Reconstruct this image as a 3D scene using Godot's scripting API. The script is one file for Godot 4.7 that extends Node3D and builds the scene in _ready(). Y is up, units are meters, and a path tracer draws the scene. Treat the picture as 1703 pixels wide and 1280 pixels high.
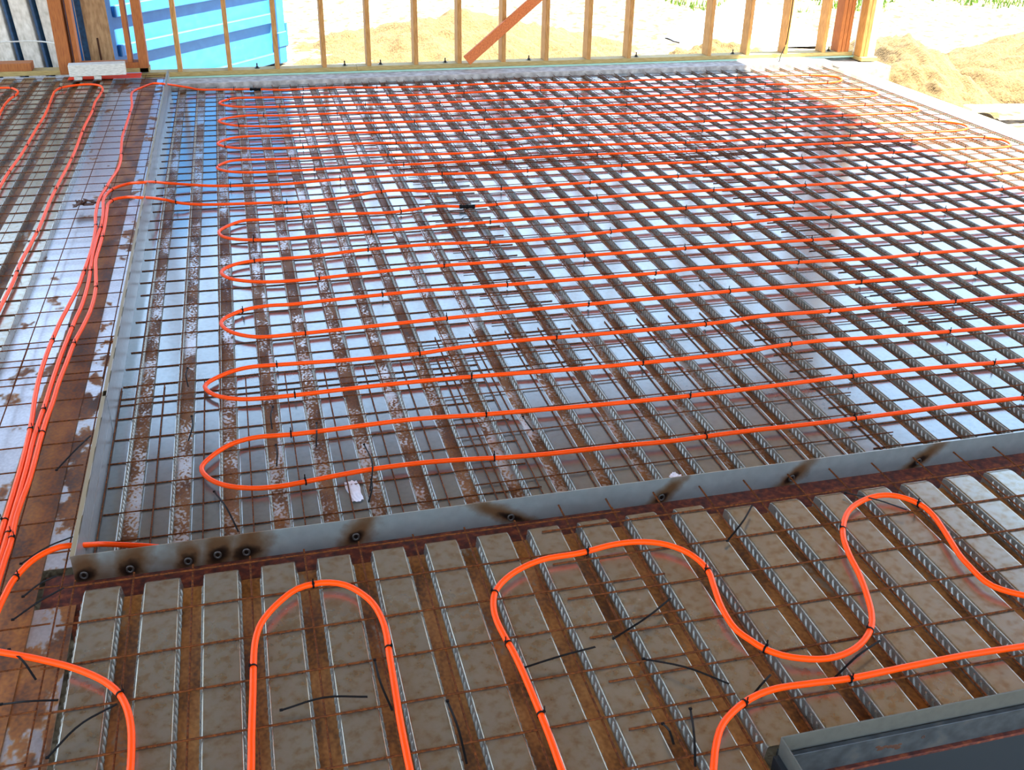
extends Node3D
# Underfloor heating pipes laid on a ribbed steel deck; y up, metres.
const PIPE_FAR := [-0.78,0.129,-2.419, -0.781,0.129,-2.599, -0.781,0.129,-2.707, -0.781,0.129,-2.838, -0.782,0.129,-2.989, -0.786,0.129,-3.129, -0.793,0.129,-3.274, -0.804,0.129,-3.409, -0.81,0.129,-3.507, -0.814,0.129,-3.626, -0.814,0.129,-3.776, -0.81,0.129,-3.927, -0.802,0.129,-4.088, -0.787,0.129,-4.268, -0.772,0.129,-4.469, -0.769,0.129,-4.604, -0.765,0.129,-4.756, -0.763,0.129,-4.906, -0.768,0.129,-5.12, -0.778,0.129,-5.291, -0.791,0.129,-5.413, -0.799,0.129,-5.571, -0.8,0.129,-5.734, -0.785,0.129,-5.903, -0.77,0.129,-6.081, -0.75,0.129,-6.272, -0.747,0.129,-6.49, -0.762,0.129,-6.737, -0.779,0.129,-7.057, -0.778,0.129,-7.283, -0.776,0.129,-7.646, -0.779,0.129,-7.977, -0.804,0.129,-8.302, -0.799,0.129,-8.45, -0.737,0.129,-8.595, -0.672,0.129,-8.711, -0.585,0.169,-8.495, -0.553,0.104,-8.78, -0.42,0.045,-8.933, -0.334,0.028,-8.919, -0.189,0.02,-8.928, 0.111,0.02,-8.892, 0.323,0.02,-8.833, 0.764,0.02,-8.852, 1.201,0.02,-8.784, 1.652,0.02,-8.76, 2.061,0.02,-8.787, 2.286,0.02,-8.785, 2.752,0.02,-8.733, 3.253,0.02,-8.666, 3.434,0.02,-8.712, 3.901,0.02,-8.691, 4.411,0.02,-8.672, 4.847,0.02,-8.685, 5.154,0.02,-8.652, 5.313,0.02,-8.552, 5.306,0.02,-8.445, 5.193,0.02,-8.344, 4.972,0.02,-8.326, 4.666,0.02,-8.341, 4.375,0.02,-8.376, 3.766,0.02,-8.374, 3.293,0.02,-8.418, 2.661,0.02,-8.436, 2.208,0.02,-8.479, 2.052,0.02,-8.482, 1.445,0.02,-8.456, 0.873,0.02,-8.51, 0.449,0.02,-8.531, 0.1,0.02,-8.577, -0.064,0.02,-8.572, -0.173,0.02,-8.436, -0.095,0.02,-8.31, 0.13,0.02,-8.24, 0.7,0.02,-8.209, 1.251,0.02,-8.156, 1.975,0.02,-8.159, 2.127,0.02,-8.164, 2.669,0.02,-8.114, 3.33,0.02,-8.095, 4.129,0.02,-8.084, 4.613,0.02,-8.065, 4.986,0.02,-8.069, 5.199,0.02,-8.033, 5.304,0.02,-7.949, 5.297,0.02,-7.839, 5.189,0.02,-7.763, 4.956,0.02,-7.756, 4.606,0.02,-7.769, 4.087,0.02,-7.79, 3.675,0.02,-7.794, 3.264,0.02,-7.81, 2.919,0.02,-7.825, 2.479,0.02,-7.839, 2.04,0.02,-7.822, 1.896,0.02,-7.831, 1.339,0.02,-7.859, 0.765,0.02,-7.925, 0.274,0.02,-7.933, -0.021,0.02,-7.966, -0.179,0.02,-7.852, -0.09,0.02,-7.702, 0.133,0.02,-7.622, 0.511,0.02,-7.609, 1.027,0.02,-7.582, 1.553,0.02,-7.543, 1.966,0.02,-7.536, 2.523,0.02,-7.561, 2.961,0.02,-7.53, 3.266,0.02,-7.519, 3.89,0.02,-7.495, 4.36,0.02,-7.48, 4.788,0.02,-7.473, 5.144,0.02,-7.452, 5.307,0.02,-7.358, 5.302,0.02,-7.241, 5.2,0.02,-7.175, 4.991,0.02,-7.168, 4.609,0.02,-7.17, 4.197,0.02,-7.179, 3.738,0.02,-7.182, 3.265,0.02,-7.199, 2.849,0.02,-7.23, 2.516,0.02,-7.239, 2.233,0.02,-7.266, 1.889,0.02,-7.234, 1.752,0.02,-7.232, 1.235,0.02,-7.264, 0.737,0.02,-7.323, 0.365,0.02,-7.319, 0.001,0.02,-7.354, -0.108,0.02,-7.316, -0.19,0.02,-7.198, -0.123,0.02,-7.092, 0.049,0.02,-7.023, 0.342,0.02,-6.998, 0.763,0.02,-7.022, 1.183,0.02,-6.97, 1.68,0.02,-6.93, 1.809,0.02,-6.923, 2.084,0.02,-6.979, 2.514,0.02,-6.95, 3.148,0.02,-6.923, 3.679,0.02,-6.91, 4.183,0.02,-6.911, 4.603,0.02,-6.883, 4.854,0.02,-6.89, 5.247,0.02,-6.845, 5.338,0.02,-6.751, 5.328,0.02,-6.653, 5.233,0.02,-6.586, 5.032,0.02,-6.573, 4.604,0.02,-6.58, 4.137,0.02,-6.594, 3.518,0.02,-6.631, 3.272,0.02,-6.617, 2.893,0.02,-6.642, 2.511,0.02,-6.678, 2.106,0.02,-6.707, 1.877,0.02,-6.705, 1.615,0.02,-6.66, 1.307,0.02,-6.653, 0.783,0.02,-6.718, 0.435,0.02,-6.716, 0.097,0.02,-6.743, -0.104,0.02,-6.747, -0.195,0.02,-6.615, -0.149,0.02,-6.525, -0.022,0.02,-6.467, 0.304,0.02,-6.448, 0.683,0.02,-6.465, 1.091,0.02,-6.449, 1.566,0.02,-6.457, 2.109,0.02,-6.463, 2.529,0.02,-6.442, 2.93,0.02,-6.413, 3.274,0.02,-6.413, 3.442,0.02,-6.429, 3.787,0.02,-6.422, 4.162,0.02,-6.416, 4.611,0.02,-6.39, 4.936,0.02,-6.399, 5.25,0.02,-6.364, 5.341,0.02,-6.27, 5.309,0.02,-6.14, 5.216,0.02,-6.091, 5.017,0.02,-6.105, 4.571,0.02,-6.114, 4.109,0.02,-6.119, 3.654,0.02,-6.111, 3.227,0.02,-6.129, 2.82,0.02,-6.155, 2.453,0.02,-6.17, 1.968,0.02,-6.17, 1.615,0.02,-6.166, 1.497,0.02,-6.169, 0.941,0.02,-6.222, 0.5,0.02,-6.205, 0.177,0.02,-6.171, -0.029,0.02,-6.186, -0.234,0.02,-6.22, -0.303,0.024,-6.232, -0.427,0.035,-6.249, -0.496,0.05,-6.232, -0.553,0.116,-6.042, -0.585,0.163,-5.877, -0.662,0.129,-5.987, -0.71,0.129,-5.95, -0.75,0.129,-5.889, -0.771,0.129,-5.796, -0.777,0.129,-5.698, -0.763,0.129,-5.531, -0.755,0.129,-5.406, -0.75,0.129,-5.257, -0.753,0.129,-5.116, -0.753,0.129,-4.983, -0.751,0.129,-4.852, -0.743,0.129,-4.681, -0.735,0.129,-4.5, -0.736,0.129,-4.248, -0.747,0.129,-4.076, -0.755,0.129,-3.898, -0.761,0.129,-3.748, -0.763,0.129,-3.631, -0.765,0.129,-3.497, -0.765,0.129,-3.4, -0.768,0.129,-3.268, -0.769,0.129,-3.125, -0.765,0.129,-2.985, -0.763,0.129,-2.834, -0.763,0.129,-2.689, -0.762,0.129,-2.563, -0.764,0.129,-2.39]
const PIPE_NEAR := [-0.751,0.129,-2.301, -0.751,0.129,-2.423, -0.75,0.129,-2.497, -0.748,0.129,-2.561, -0.753,0.129,-2.693, -0.751,0.129,-2.78, -0.747,0.129,-2.856, -0.746,0.129,-2.964, -0.748,0.129,-3.12, -0.747,0.129,-3.263, -0.742,0.129,-3.401, -0.741,0.129,-3.528, -0.736,0.129,-3.64, -0.731,0.129,-3.742, -0.725,0.129,-3.874, -0.709,0.129,-4.022, -0.696,0.129,-4.18, -0.694,0.129,-4.331, -0.7,0.129,-4.458, -0.716,0.129,-4.627, -0.73,0.129,-4.775, -0.731,0.129,-4.899, -0.73,0.129,-5.057, -0.732,0.129,-5.225, -0.737,0.129,-5.387, -0.744,0.129,-5.527, -0.745,0.129,-5.64, -0.717,0.129,-5.709, -0.659,0.129,-5.731, -0.585,0.161,-5.606, -0.553,0.118,-5.736, -0.483,0.05,-5.903, -0.393,0.035,-5.868, -0.325,0.024,-5.868, -0.233,0.02,-5.857, 0.01,0.02,-5.832, 0.259,0.02,-5.81, 0.462,0.02,-5.827, 0.59,0.02,-5.863, 0.732,0.02,-5.911, 0.869,0.02,-5.914, 1.011,0.02,-5.868, 1.306,0.02,-5.838, 1.529,0.02,-5.831, 1.984,0.02,-5.846, 2.342,0.02,-5.874, 2.613,0.02,-5.866, 3.147,0.02,-5.832, 3.658,0.02,-5.823, 4.099,0.02,-5.81, 4.568,0.02,-5.799, 4.843,0.02,-5.819, 5.152,0.02,-5.809, 5.31,0.02,-5.809, 5.36,0.02,-5.738, 5.375,0.02,-5.668, 5.36,0.02,-5.598, 5.31,0.02,-5.527, 4.93,0.02,-5.527, 4.551,0.02,-5.507, 4.108,0.02,-5.517, 3.661,0.02,-5.531, 3.197,0.02,-5.538, 2.943,0.02,-5.542, 2.6,0.02,-5.555, 2.225,0.02,-5.559, 1.987,0.02,-5.547, 1.67,0.02,-5.548, 1.457,0.02,-5.55, 1.303,0.02,-5.536, 1.203,0.02,-5.534, 1.011,0.02,-5.574, 0.861,0.02,-5.538, 0.748,0.02,-5.519, 0.434,0.02,-5.545, 0.124,0.02,-5.526, -0.027,0.02,-5.54, -0.061,0.02,-5.535, -0.14,0.02,-5.467, -0.188,0.02,-5.382, -0.167,0.02,-5.298, -0.107,0.02,-5.247, -0.022,0.02,-5.218, 0.118,0.02,-5.202, 0.356,0.02,-5.214, 0.774,0.02,-5.224, 1.004,0.02,-5.239, 1.314,0.02,-5.249, 1.656,0.02,-5.257, 1.994,0.02,-5.259, 2.522,0.02,-5.26, 2.825,0.02,-5.261, 3.123,0.02,-5.236, 3.353,0.02,-5.232, 3.568,0.02,-5.213, 3.729,0.02,-5.229, 3.996,0.02,-5.213, 4.449,0.02,-5.213, 4.696,0.02,-5.233, 5.31,0.02,-5.233, 5.36,0.02,-5.152, 5.375,0.02,-5.071, 5.36,0.02,-4.991, 5.31,0.02,-4.91, 4.445,0.02,-4.91, 3.981,0.02,-4.926, 3.662,0.02,-4.941, 3.194,0.02,-4.943, 2.853,0.02,-4.969, 2.513,0.02,-4.942, 2.241,0.02,-4.978, 1.99,0.02,-4.974, 1.615,0.02,-4.933, 1.321,0.02,-4.924, 0.95,0.02,-4.961, 0.798,0.02,-4.966, 0.505,0.02,-4.952, 0.252,0.02,-4.915, 0.119,0.02,-4.914, -0.033,0.02,-4.91, -0.128,0.02,-4.872, -0.18,0.02,-4.794, -0.14,0.02,-4.7, -0.022,0.02,-4.634, 0.127,0.02,-4.611, 0.435,0.02,-4.63, 0.786,0.02,-4.657, 1.332,0.02,-4.648, 1.936,0.02,-4.643, 2.438,0.02,-4.637, 3.101,0.02,-4.615, 3.59,0.02,-4.604, 4.002,0.02,-4.605, 4.202,0.02,-4.604, 5.31,0.02,-4.604, 5.36,0.02,-4.529, 5.375,0.02,-4.455, 5.36,0.02,-4.38, 5.31,0.02,-4.305, 3.965,0.02,-4.305, 3.573,0.02,-4.312, 3.377,0.02,-4.316, 3.11,0.02,-4.305, 2.722,0.02,-4.331, 2.308,0.02,-4.356, 2.08,0.02,-4.362, 1.932,0.02,-4.348, 1.324,0.02,-4.351, 0.832,0.02,-4.358, 0.741,0.02,-4.364, 0.304,0.02,-4.342, 0.124,0.02,-4.33, 0.015,0.02,-4.336, -0.098,0.02,-4.304, -0.183,0.02,-4.205, -0.148,0.02,-4.095, -0.043,0.02,-4.017, 0.126,0.02,-4.01, 0.411,0.02,-4.02, 0.725,0.02,-4.033, 1.325,0.02,-4.05, 1.947,0.02,-4.052, 2.164,0.02,-4.058, 2.522,0.02,-4.047, 3.115,0.02,-4.025, 3.559,0.02,-4.02, 3.74,0.02,-4.021, 5.31,0.02,-4.021, 5.36,0.02,-3.948, 5.375,0.02,-3.874, 5.36,0.02,-3.801, 5.31,0.02,-3.727, 3.507,0.02,-3.727, 3.111,0.02,-3.725, 2.848,0.02,-3.743, 2.527,0.02,-3.747, 2.152,0.02,-3.76, 1.961,0.02,-3.74, 1.643,0.02,-3.733, 1.364,0.02,-3.738, 0.937,0.02,-3.747, 0.708,0.02,-3.73, 0.622,0.02,-3.717, 0.344,0.02,-3.717, 0.072,0.02,-3.733, -0.085,0.02,-3.737, -0.174,0.02,-3.698, -0.247,0.02,-3.616, -0.214,0.02,-3.536, -0.144,0.02,-3.488, -0.08,0.02,-3.471, 0.069,0.02,-3.466, 0.315,0.02,-3.474, 0.682,0.02,-3.473, 1.323,0.02,-3.44, 1.928,0.02,-3.445, 2.076,0.02,-3.464, 2.247,0.02,-3.473, 2.53,0.02,-3.453, 3.111,0.02,-3.428, 3.264,0.02,-3.421, 5.31,0.02,-3.421, 5.36,0.02,-3.347, 5.375,0.02,-3.272, 5.36,0.02,-3.198, 5.31,0.02,-3.123, 3.028,0.02,-3.123, 2.52,0.02,-3.145, 2.183,0.02,-3.148, 1.934,0.02,-3.142, 1.728,0.02,-3.137, 1.328,0.02,-3.14, 0.717,0.02,-3.17, 0.498,0.02,-3.189, 0.069,0.02,-3.177, -0.083,0.02,-3.183, -0.161,0.02,-3.153, -0.225,0.02,-3.085, -0.254,0.02,-3.024, -0.23,0.02,-2.953, -0.176,0.02,-2.898, -0.093,0.02,-2.863, -0.009,0.02,-2.855, 0.07,0.02,-2.863, 0.186,0.02,-2.879, 0.305,0.02,-2.891, 0.484,0.02,-2.892, 0.663,0.02,-2.875, 0.747,0.02,-2.863, 0.907,0.02,-2.853, 1.163,0.02,-2.848, 1.338,0.02,-2.839, 1.589,0.02,-2.844, 1.93,0.02,-2.839, 2.262,0.02,-2.841, 2.526,0.02,-2.844, 2.803,0.02,-2.84, 3.6,0.02,-2.82, 5.1,0.02,-2.84, 5.3,0.02,-2.76, 5.38,0.02,-2.59, 5.3,0.02,-2.56, 4.6,0.02,-2.5, 2.5,0.02,-2.49, 0.6,0.02,-2.49, 0.1,0.02,-2.5, -0.2,0.02,-2.53, -0.379,0.024,-2.606, -0.478,0.035,-2.624, -0.525,0.05,-2.618, -0.553,0.08,-2.58, -0.585,0.125,-2.522, -0.599,0.129,-2.52, -0.622,0.129,-2.514, -0.649,0.129,-2.499, -0.677,0.129,-2.471, -0.699,0.129,-2.431, -0.716,0.129,-2.386, -0.724,0.129,-2.337, -0.73,0.129,-2.294, -0.74,0.129,-2.172]
const PIPE_LOOP_EDGE := [-1.856,0.129,-8.751, -1.794,0.129,-8.736, -1.724,0.129,-8.729, -1.668,0.129,-8.654, -1.64,0.129,-8.574, -1.638,0.129,-8.462, -1.656,0.129,-8.338, -1.664,0.129,-8.165, -1.658,0.129,-7.996, -1.65,0.129,-7.864, -1.606,0.129,-7.293]
const PIPE_LOOP_LEFT := [-1.302,0.129,-4.84, -1.332,0.129,-5.337, -1.351,0.129,-6.052, -1.353,0.129,-6.337, -1.342,0.129,-6.722, -1.344,0.129,-7.299, -1.345,0.129,-7.81, -1.371,0.129,-8.398, -1.374,0.129,-8.546, -1.349,0.129,-8.657, -1.259,0.129,-8.74, -1.143,0.129,-8.762, -1.067,0.129,-8.702, -1.032,0.129,-8.569, -1.034,0.129,-8.376, -1.045,0.129,-8.127, -1.038,0.129,-7.824, -1.044,0.129,-7.331, -1.036,0.129,-6.713, -1.041,0.129,-6.327, -1.046,0.129,-6.117, -1.051,0.129,-5.767, -1.046,0.129,-5.345, -1.051,0.129,-5.069, -1.059,0.129,-4.818, -1.054,0.129,-4.582, -1.057,0.129,-4.408, -1.059,0.129,-4.288, -1.058,0.129,-3.892, -1.047,0.129,-3.411]
const PIPE_CORNER := [-0.788,0.129,-2.153, -0.7,0.129,-2.111, -0.645,0.129,-2.084, -0.591,0.129,-2.055, -0.537,0.129,-2.023, -0.483,0.129,-1.983, -0.442,0.129,-1.944, -0.411,0.129,-1.9, -0.391,0.129,-1.849, -0.379,0.129,-1.791, -0.374,0.129,-1.731, -0.372,0.129,-1.668, -0.374,0.129,-1.574]
const PIPE_ARCH := [-0.133,0.129,-1.501, -0.125,0.129,-1.608, -0.121,0.129,-1.707, -0.114,0.129,-1.837, -0.107,0.129,-1.975, -0.102,0.129,-2.015, -0.089,0.129,-2.066, -0.066,0.129,-2.108, -0.033,0.129,-2.149, 0.007,0.129,-2.185, 0.052,0.129,-2.197, 0.094,0.129,-2.194, 0.134,0.129,-2.175, 0.168,0.129,-2.137, 0.196,0.129,-2.085, 0.21,0.129,-2.024, 0.214,0.129,-1.963, 0.211,0.129,-1.9, 0.207,0.129,-1.783, 0.203,0.129,-1.672, 0.202,0.129,-1.57, 0.202,0.129,-1.53, 0.201,0.129,-1.42]
const PIPE_WAVE := [0.516,0.129,-1.352, 0.516,0.129,-1.454, 0.517,0.129,-1.555, 0.515,0.129,-1.642, 0.511,0.129,-1.749, 0.505,0.129,-1.834, 0.498,0.129,-1.885, 0.493,0.129,-1.956, 0.5,0.129,-2.012, 0.515,0.129,-2.054, 0.546,0.129,-2.093, 0.6,0.129,-2.132, 0.678,0.129,-2.16, 0.785,0.129,-2.164, 0.89,0.129,-2.18, 0.962,0.129,-2.176, 1.027,0.129,-2.152, 1.074,0.129,-2.107, 1.097,0.129,-2.057, 1.103,0.129,-2.008, 1.091,0.129,-1.947, 1.074,0.129,-1.857, 1.074,0.129,-1.774, 1.094,0.129,-1.727, 1.11,0.129,-1.697, 1.143,0.129,-1.664, 1.188,0.129,-1.641, 1.238,0.129,-1.628, 1.289,0.129,-1.63, 1.349,0.129,-1.651, 1.408,0.129,-1.696, 1.441,0.129,-1.743, 1.47,0.129,-1.81, 1.5,0.129,-1.9, 1.52,0.129,-1.985, 1.543,0.129,-2.054, 1.564,0.129,-2.095, 1.59,0.129,-2.132, 1.634,0.129,-2.179, 1.691,0.129,-2.212, 1.751,0.129,-2.229, 1.803,0.129,-2.224, 1.843,0.129,-2.194, 1.866,0.129,-2.153, 1.868,0.129,-2.1, 1.855,0.129,-2.034, 1.839,0.129,-1.971, 1.824,0.129,-1.911, 1.82,0.129,-1.867, 1.824,0.129,-1.78, 1.884,0.129,-1.721, 1.998,0.129,-1.661]
const PIPE_OPENING := [0.79,0.129,-1.285, 0.833,0.129,-1.378, 0.871,0.129,-1.446, 0.909,0.129,-1.494, 0.987,0.129,-1.543, 1.067,0.129,-1.564, 1.165,0.129,-1.561, 1.261,0.129,-1.554, 1.426,0.129,-1.557, 1.58,0.129,-1.559, 1.751,0.129,-1.553, 1.917,0.129,-1.545]
const LOOSE_TIES := [[-0.548, -1.750, -0.413, -1.865, 1], [-0.054, -1.772, 0.141, -1.756, 1], [0.174, -1.884, 0.190, -1.701, 1], [0.319, -1.712, 0.322, -1.513, 1], [0.517, -1.775, 0.705, -1.792, 1], [0.764, -1.822, 0.957, -1.921, 1], [0.811, -1.737, 0.973, -1.600, 1], [0.858, -1.559, 0.795, -1.388, 1], [1.229, -1.567, 1.406, -1.650, 1], [1.009, -1.558, 1.083, -1.605, 1], [1.217, -2.131, 1.358, -2.263, 1], [1.680, -2.275, 1.802, -2.137, 1], [-0.708, -2.472, -0.583, -2.552, 1], [-0.681, -2.325, -0.605, -2.378, 1], [-0.692, -2.236, -0.580, -2.323, 1], [-0.676, -2.944, -0.591, -3.119, 1], [-0.214, -2.882, -0.142, -2.627, 0], [0.779, -1.531, 0.775, -1.460, 1], [-0.683, -2.123, -0.601, -1.987, 1], [-0.670, -1.937, -0.543, -1.908, 1], [-0.315, -3.796, -0.308, -3.612, 0], [-0.004, -3.404, -0.014, -3.222, 0], [-0.007, -3.129, -0.011, -2.971, 0], [0.143, -3.250, 0.127, -3.067, 0], [0.291, -3.066, 0.272, -2.756, 0], [-0.293, -3.399, -0.299, -3.198, 0], [0.286, -2.840, 0.259, -2.693, 0], [0.882, -3.132, 0.886, -3.003, 0], [1.175, -5.376, 1.100, -5.296, 0], [2.407, -7.495, 2.493, -7.213, 0], [2.067, -4.231, 2.082, -4.089, 0], [2.750, -3.873, 3.057, -3.898, 0]]
const PITCH := 0.1524
const HF := 0.109          # the raised decks (left and near) lie this much above the sunken middle deck
const RIB_DEPTH := 0.038

var M := {}
var used := {}
var rng := RandomNumberGenerator.new()

# ---------------------------------------------------------------- naming and tagging
func numbered(called: String) -> String:
	if not used.has(called):
		used[called] = 0
		return called
	used[called] += 1
	return "%s_%03d" % [called, used[called]]

func tag(o: Node, label: String, category: String, group := "") -> Node:
	o.set_meta("label", label)
	o.set_meta("category", category)
	if group != "":
		o.set_meta("group", group)
	return o

func thing(called: String, at := Vector3.ZERO) -> Node3D:
	var o := Node3D.new()
	o.name = numbered(called)
	add_child(o)
	o.position = at
	return o

func struct_node(called: String, label: String) -> Node3D:
	var o := thing(called)
	o.set_meta("kind", "structure")
	o.set_meta("label", label)
	o.set_meta("category", "setting")
	return o

func part(called: String, mesh: Mesh, mat: Material, parent: Node, xf := Transform3D.IDENTITY) -> MeshInstance3D:
	var o := MeshInstance3D.new()
	o.mesh = mesh
	if mat:
		o.material_override = mat
	o.cast_shadow = GeometryInstance3D.SHADOW_CASTING_SETTING_ON
	o.name = numbered(called) if parent == self else called
	parent.add_child(o, true)
	o.transform = xf
	return o

# ---------------------------------------------------------------- mesh helpers
func st_new() -> SurfaceTool:
	var st := SurfaceTool.new()
	st.begin(Mesh.PRIMITIVE_TRIANGLES)
	return st

func tri(st: SurfaceTool, a: Vector3, b: Vector3, c: Vector3, out: Vector3, uv := [Vector2.ZERO, Vector2.ZERO, Vector2.ZERO]) -> void:
	var n := (c - a).cross(b - a).normalized()
	var v := [a, b, c]
	var t := [uv[0], uv[1], uv[2]]
	if n.dot(out) < 0.0:
		v = [a, c, b]
		t = [uv[0], uv[2], uv[1]]
		n = -n
	for i in 3:
		st.set_normal(n)
		st.set_uv(t[i])
		st.add_vertex(v[i])

func quad(st: SurfaceTool, a: Vector3, b: Vector3, c: Vector3, d: Vector3, out: Vector3, r := Rect2(0, 0, 1, 1)) -> void:
	var u := [r.position, r.position + Vector2(r.size.x, 0), r.end, r.position + Vector2(0, r.size.y)]
	tri(st, a, b, c, out, [u[0], u[1], u[2]])
	tri(st, a, c, d, out, [u[0], u[2], u[3]])

func box(st: SurfaceTool, lo: Vector3, hi: Vector3, xf := Transform3D.IDENTITY, bev := 0.0) -> void:
	# box with chamfered edges
	var c := (lo + hi) * 0.5
	var h := (hi - lo) * 0.5
	var b := minf(bev, minf(h.x, minf(h.y, h.z)) * 0.6)
	for ax in 3:
		var a1 := (ax + 1) % 3
		var a2 := (ax + 2) % 3
		for s in [-1.0, 1.0]:
			var n := Vector3.ZERO
			n[ax] = s
			var p := []
			for q in [[-1, -1], [1, -1], [1, 1], [-1, 1]]:
				var v := Vector3.ZERO
				v[ax] = s * h[ax]
				v[a1] = q[0] * (h[a1] - b)
				v[a2] = q[1] * (h[a2] - b)
				p.append(xf * (c + v))
			quad(st, p[0], p[1], p[2], p[3], xf.basis * n)
	if b <= 0.0:
		return
	for ax in 3:
		var a1 := (ax + 1) % 3
		var a2 := (ax + 2) % 3
		for s1 in [-1.0, 1.0]:
			for s2 in [-1.0, 1.0]:
				var n := Vector3.ZERO
				n[a1] = s1
				n[a2] = s2
				var p := []
				for q in [[-1, 0], [1, 0], [1, 1], [-1, 1]]:
					var v := Vector3.ZERO
					v[ax] = q[0] * (h[ax] - b)
					v[a1] = s1 * (h[a1] - (b if q[1] == 0 else 0.0))
					v[a2] = s2 * (h[a2] - (0.0 if q[1] == 0 else b))
					p.append(xf * (c + v))
				quad(st, p[0], p[1], p[2], p[3], xf.basis * n)
	for sx in [-1.0, 1.0]:
		for sy in [-1.0, 1.0]:
			for sz in [-1.0, 1.0]:
				var s := Vector3(sx, sy, sz)
				var p := []
				for k in 3:
					var v := Vector3.ZERO
					for j in 3:
						v[j] = s[j] * (h[j] - (0.0 if j == k else b))
					p.append(xf * (c + v))
				tri(st, p[0], p[1], p[2], xf.basis * s)

func box_mesh(lo: Vector3, hi: Vector3, bev := 0.002, xf := Transform3D.IDENTITY) -> ArrayMesh:
	var st := st_new()
	box(st, lo, hi, xf, bev)
	return st.commit()

func smooth_path(pts: Array, step: float) -> PackedVector3Array:
	# Catmull-Rom (centripetal-like tangents), resampled to even steps
	var dense := PackedVector3Array()
	var n := pts.size()
	for i in n - 1:
		var p0: Vector3 = pts[maxi(i - 1, 0)]
		var p1: Vector3 = pts[i]
		var p2: Vector3 = pts[i + 1]
		var p3: Vector3 = pts[mini(i + 2, n - 1)]
		var d01 := maxf(sqrt(p0.distance_to(p1)), 0.001)
		var d12 := maxf(sqrt(p1.distance_to(p2)), 0.001)
		var d23 := maxf(sqrt(p2.distance_to(p3)), 0.001)
		var t1 := p2 - p1
		var t2 := p2 - p1
		if i > 0:
			t1 = d12 * ((p1 - p0) / d01 - (p2 - p0) / (d01 + d12) + (p2 - p1) / d12)
		if i < n - 2:
			t2 = d12 * ((p2 - p1) / d12 - (p3 - p1) / (d12 + d23) + (p3 - p2) / d23)
		var k := maxi(2, int(ceil(p1.distance_to(p2) / (step * 0.4))))
		for j in k:
			var t := float(j) / k
			var tt := t * t
			var ttt := tt * t
			dense.append(p1 * (2 * ttt - 3 * tt + 1) + t1 * (ttt - 2 * tt + t) + p2 * (3 * tt - 2 * ttt) + t2 * (ttt - tt))
	dense.append(pts[n - 1])
	var out := PackedVector3Array([dense[0]])
	var left := step
	for i in range(1, dense.size()):
		var a := dense[i - 1]
		var b := dense[i]
		var l := a.distance_to(b)
		var at := 0.0
		while l - at >= left:
			at += left
			left = step
			out.append(a.lerp(b, at / l))
		left -= l - at
	if out[out.size() - 1].distance_to(dense[dense.size() - 1]) > step * 0.2:
		out.append(dense[dense.size() - 1])
	return out

func sweep(path: PackedVector3Array, radius: float, seg: int) -> ArrayMesh:
	var verts := PackedVector3Array()
	var norms := PackedVector3Array()
	var uvs := PackedVector2Array()
	var idx := PackedInt32Array()
	var n := path.size()
	var run := 0.0
	for i in n:
		var t := (path[mini(i + 1, n - 1)] - path[maxi(i - 1, 0)]).normalized()
		var ref := Vector3.UP if absf(t.y) < 0.95 else Vector3.RIGHT
		var s := t.cross(ref).normalized()
		var u := s.cross(t).normalized()
		if i > 0:
			run += path[i].distance_to(path[i - 1])
		for k in seg + 1:
			var a := TAU * k / seg
			var d := s * cos(a) + u * sin(a)
			verts.append(path[i] + d * radius)
			norms.append(d)
			uvs.append(Vector2(run, float(k) / seg))
	for i in n - 1:
		for k in seg:
			var a := i * (seg + 1) + k
			var b := a + seg + 1
			idx.append_array(PackedInt32Array([a, b, a + 1, a + 1, b, b + 1]))
	# end discs
	for e in [0, n - 1]:
		var t := (path[1] - path[0]).normalized() * -1.0 if e == 0 else (path[n - 1] - path[n - 2]).normalized()
		var c := verts.size()
		verts.append(path[e])
		norms.append(t)
		uvs.append(Vector2.ZERO)
		for k in seg + 1:
			verts.append(verts[e * (seg + 1) + k])
			norms.append(t)
			uvs.append(Vector2.ZERO)
		for k in seg:
			if e == 0:
				idx.append_array(PackedInt32Array([c, c + 1 + k, c + 2 + k]))
			else:
				idx.append_array(PackedInt32Array([c, c + 2 + k, c + 1 + k]))
	# the winding must agree with the normals (clockwise front faces)
	var a0 := verts[idx[0]]
	var nn := (verts[idx[2]] - a0).cross(verts[idx[1]] - a0)
	if nn.dot(norms[idx[0]]) < 0.0:
		for i in range(0, idx.size(), 3):
			var w := idx[i + 1]
			idx[i + 1] = idx[i + 2]
			idx[i + 2] = w
	var arr := []
	arr.resize(Mesh.ARRAY_MAX)
	arr[Mesh.ARRAY_VERTEX] = verts
	arr[Mesh.ARRAY_NORMAL] = norms
	arr[Mesh.ARRAY_TEX_UV] = uvs
	arr[Mesh.ARRAY_INDEX] = idx
	var m := ArrayMesh.new()
	m.add_surface_from_arrays(Mesh.PRIMITIVE_TRIANGLES, arr)
	return m

func vecs(flat: Array) -> Array:
	var o := []
	for i in range(0, flat.size(), 3):
		o.append(Vector3(flat[i], flat[i + 1], flat[i + 2]))
	return o

# ---------------------------------------------------------------- materials
func noise(seed_: int, freq: float, octaves := 4, kind := FastNoiseLite.TYPE_SIMPLEX_SMOOTH) -> FastNoiseLite:
	var n := FastNoiseLite.new()
	n.noise_type = kind
	n.seed = seed_
	n.frequency = freq
	n.fractal_type = FastNoiseLite.FRACTAL_FBM
	n.fractal_octaves = octaves
	return n

func ramp(stops: Array) -> Gradient:
	var g := Gradient.new()
	var offs := PackedFloat32Array()
	var cols := PackedColorArray()
	for s in stops:
		offs.append(s[0])
		cols.append(s[1])
	g.offsets = offs
	g.colors = cols
	return g

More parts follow.
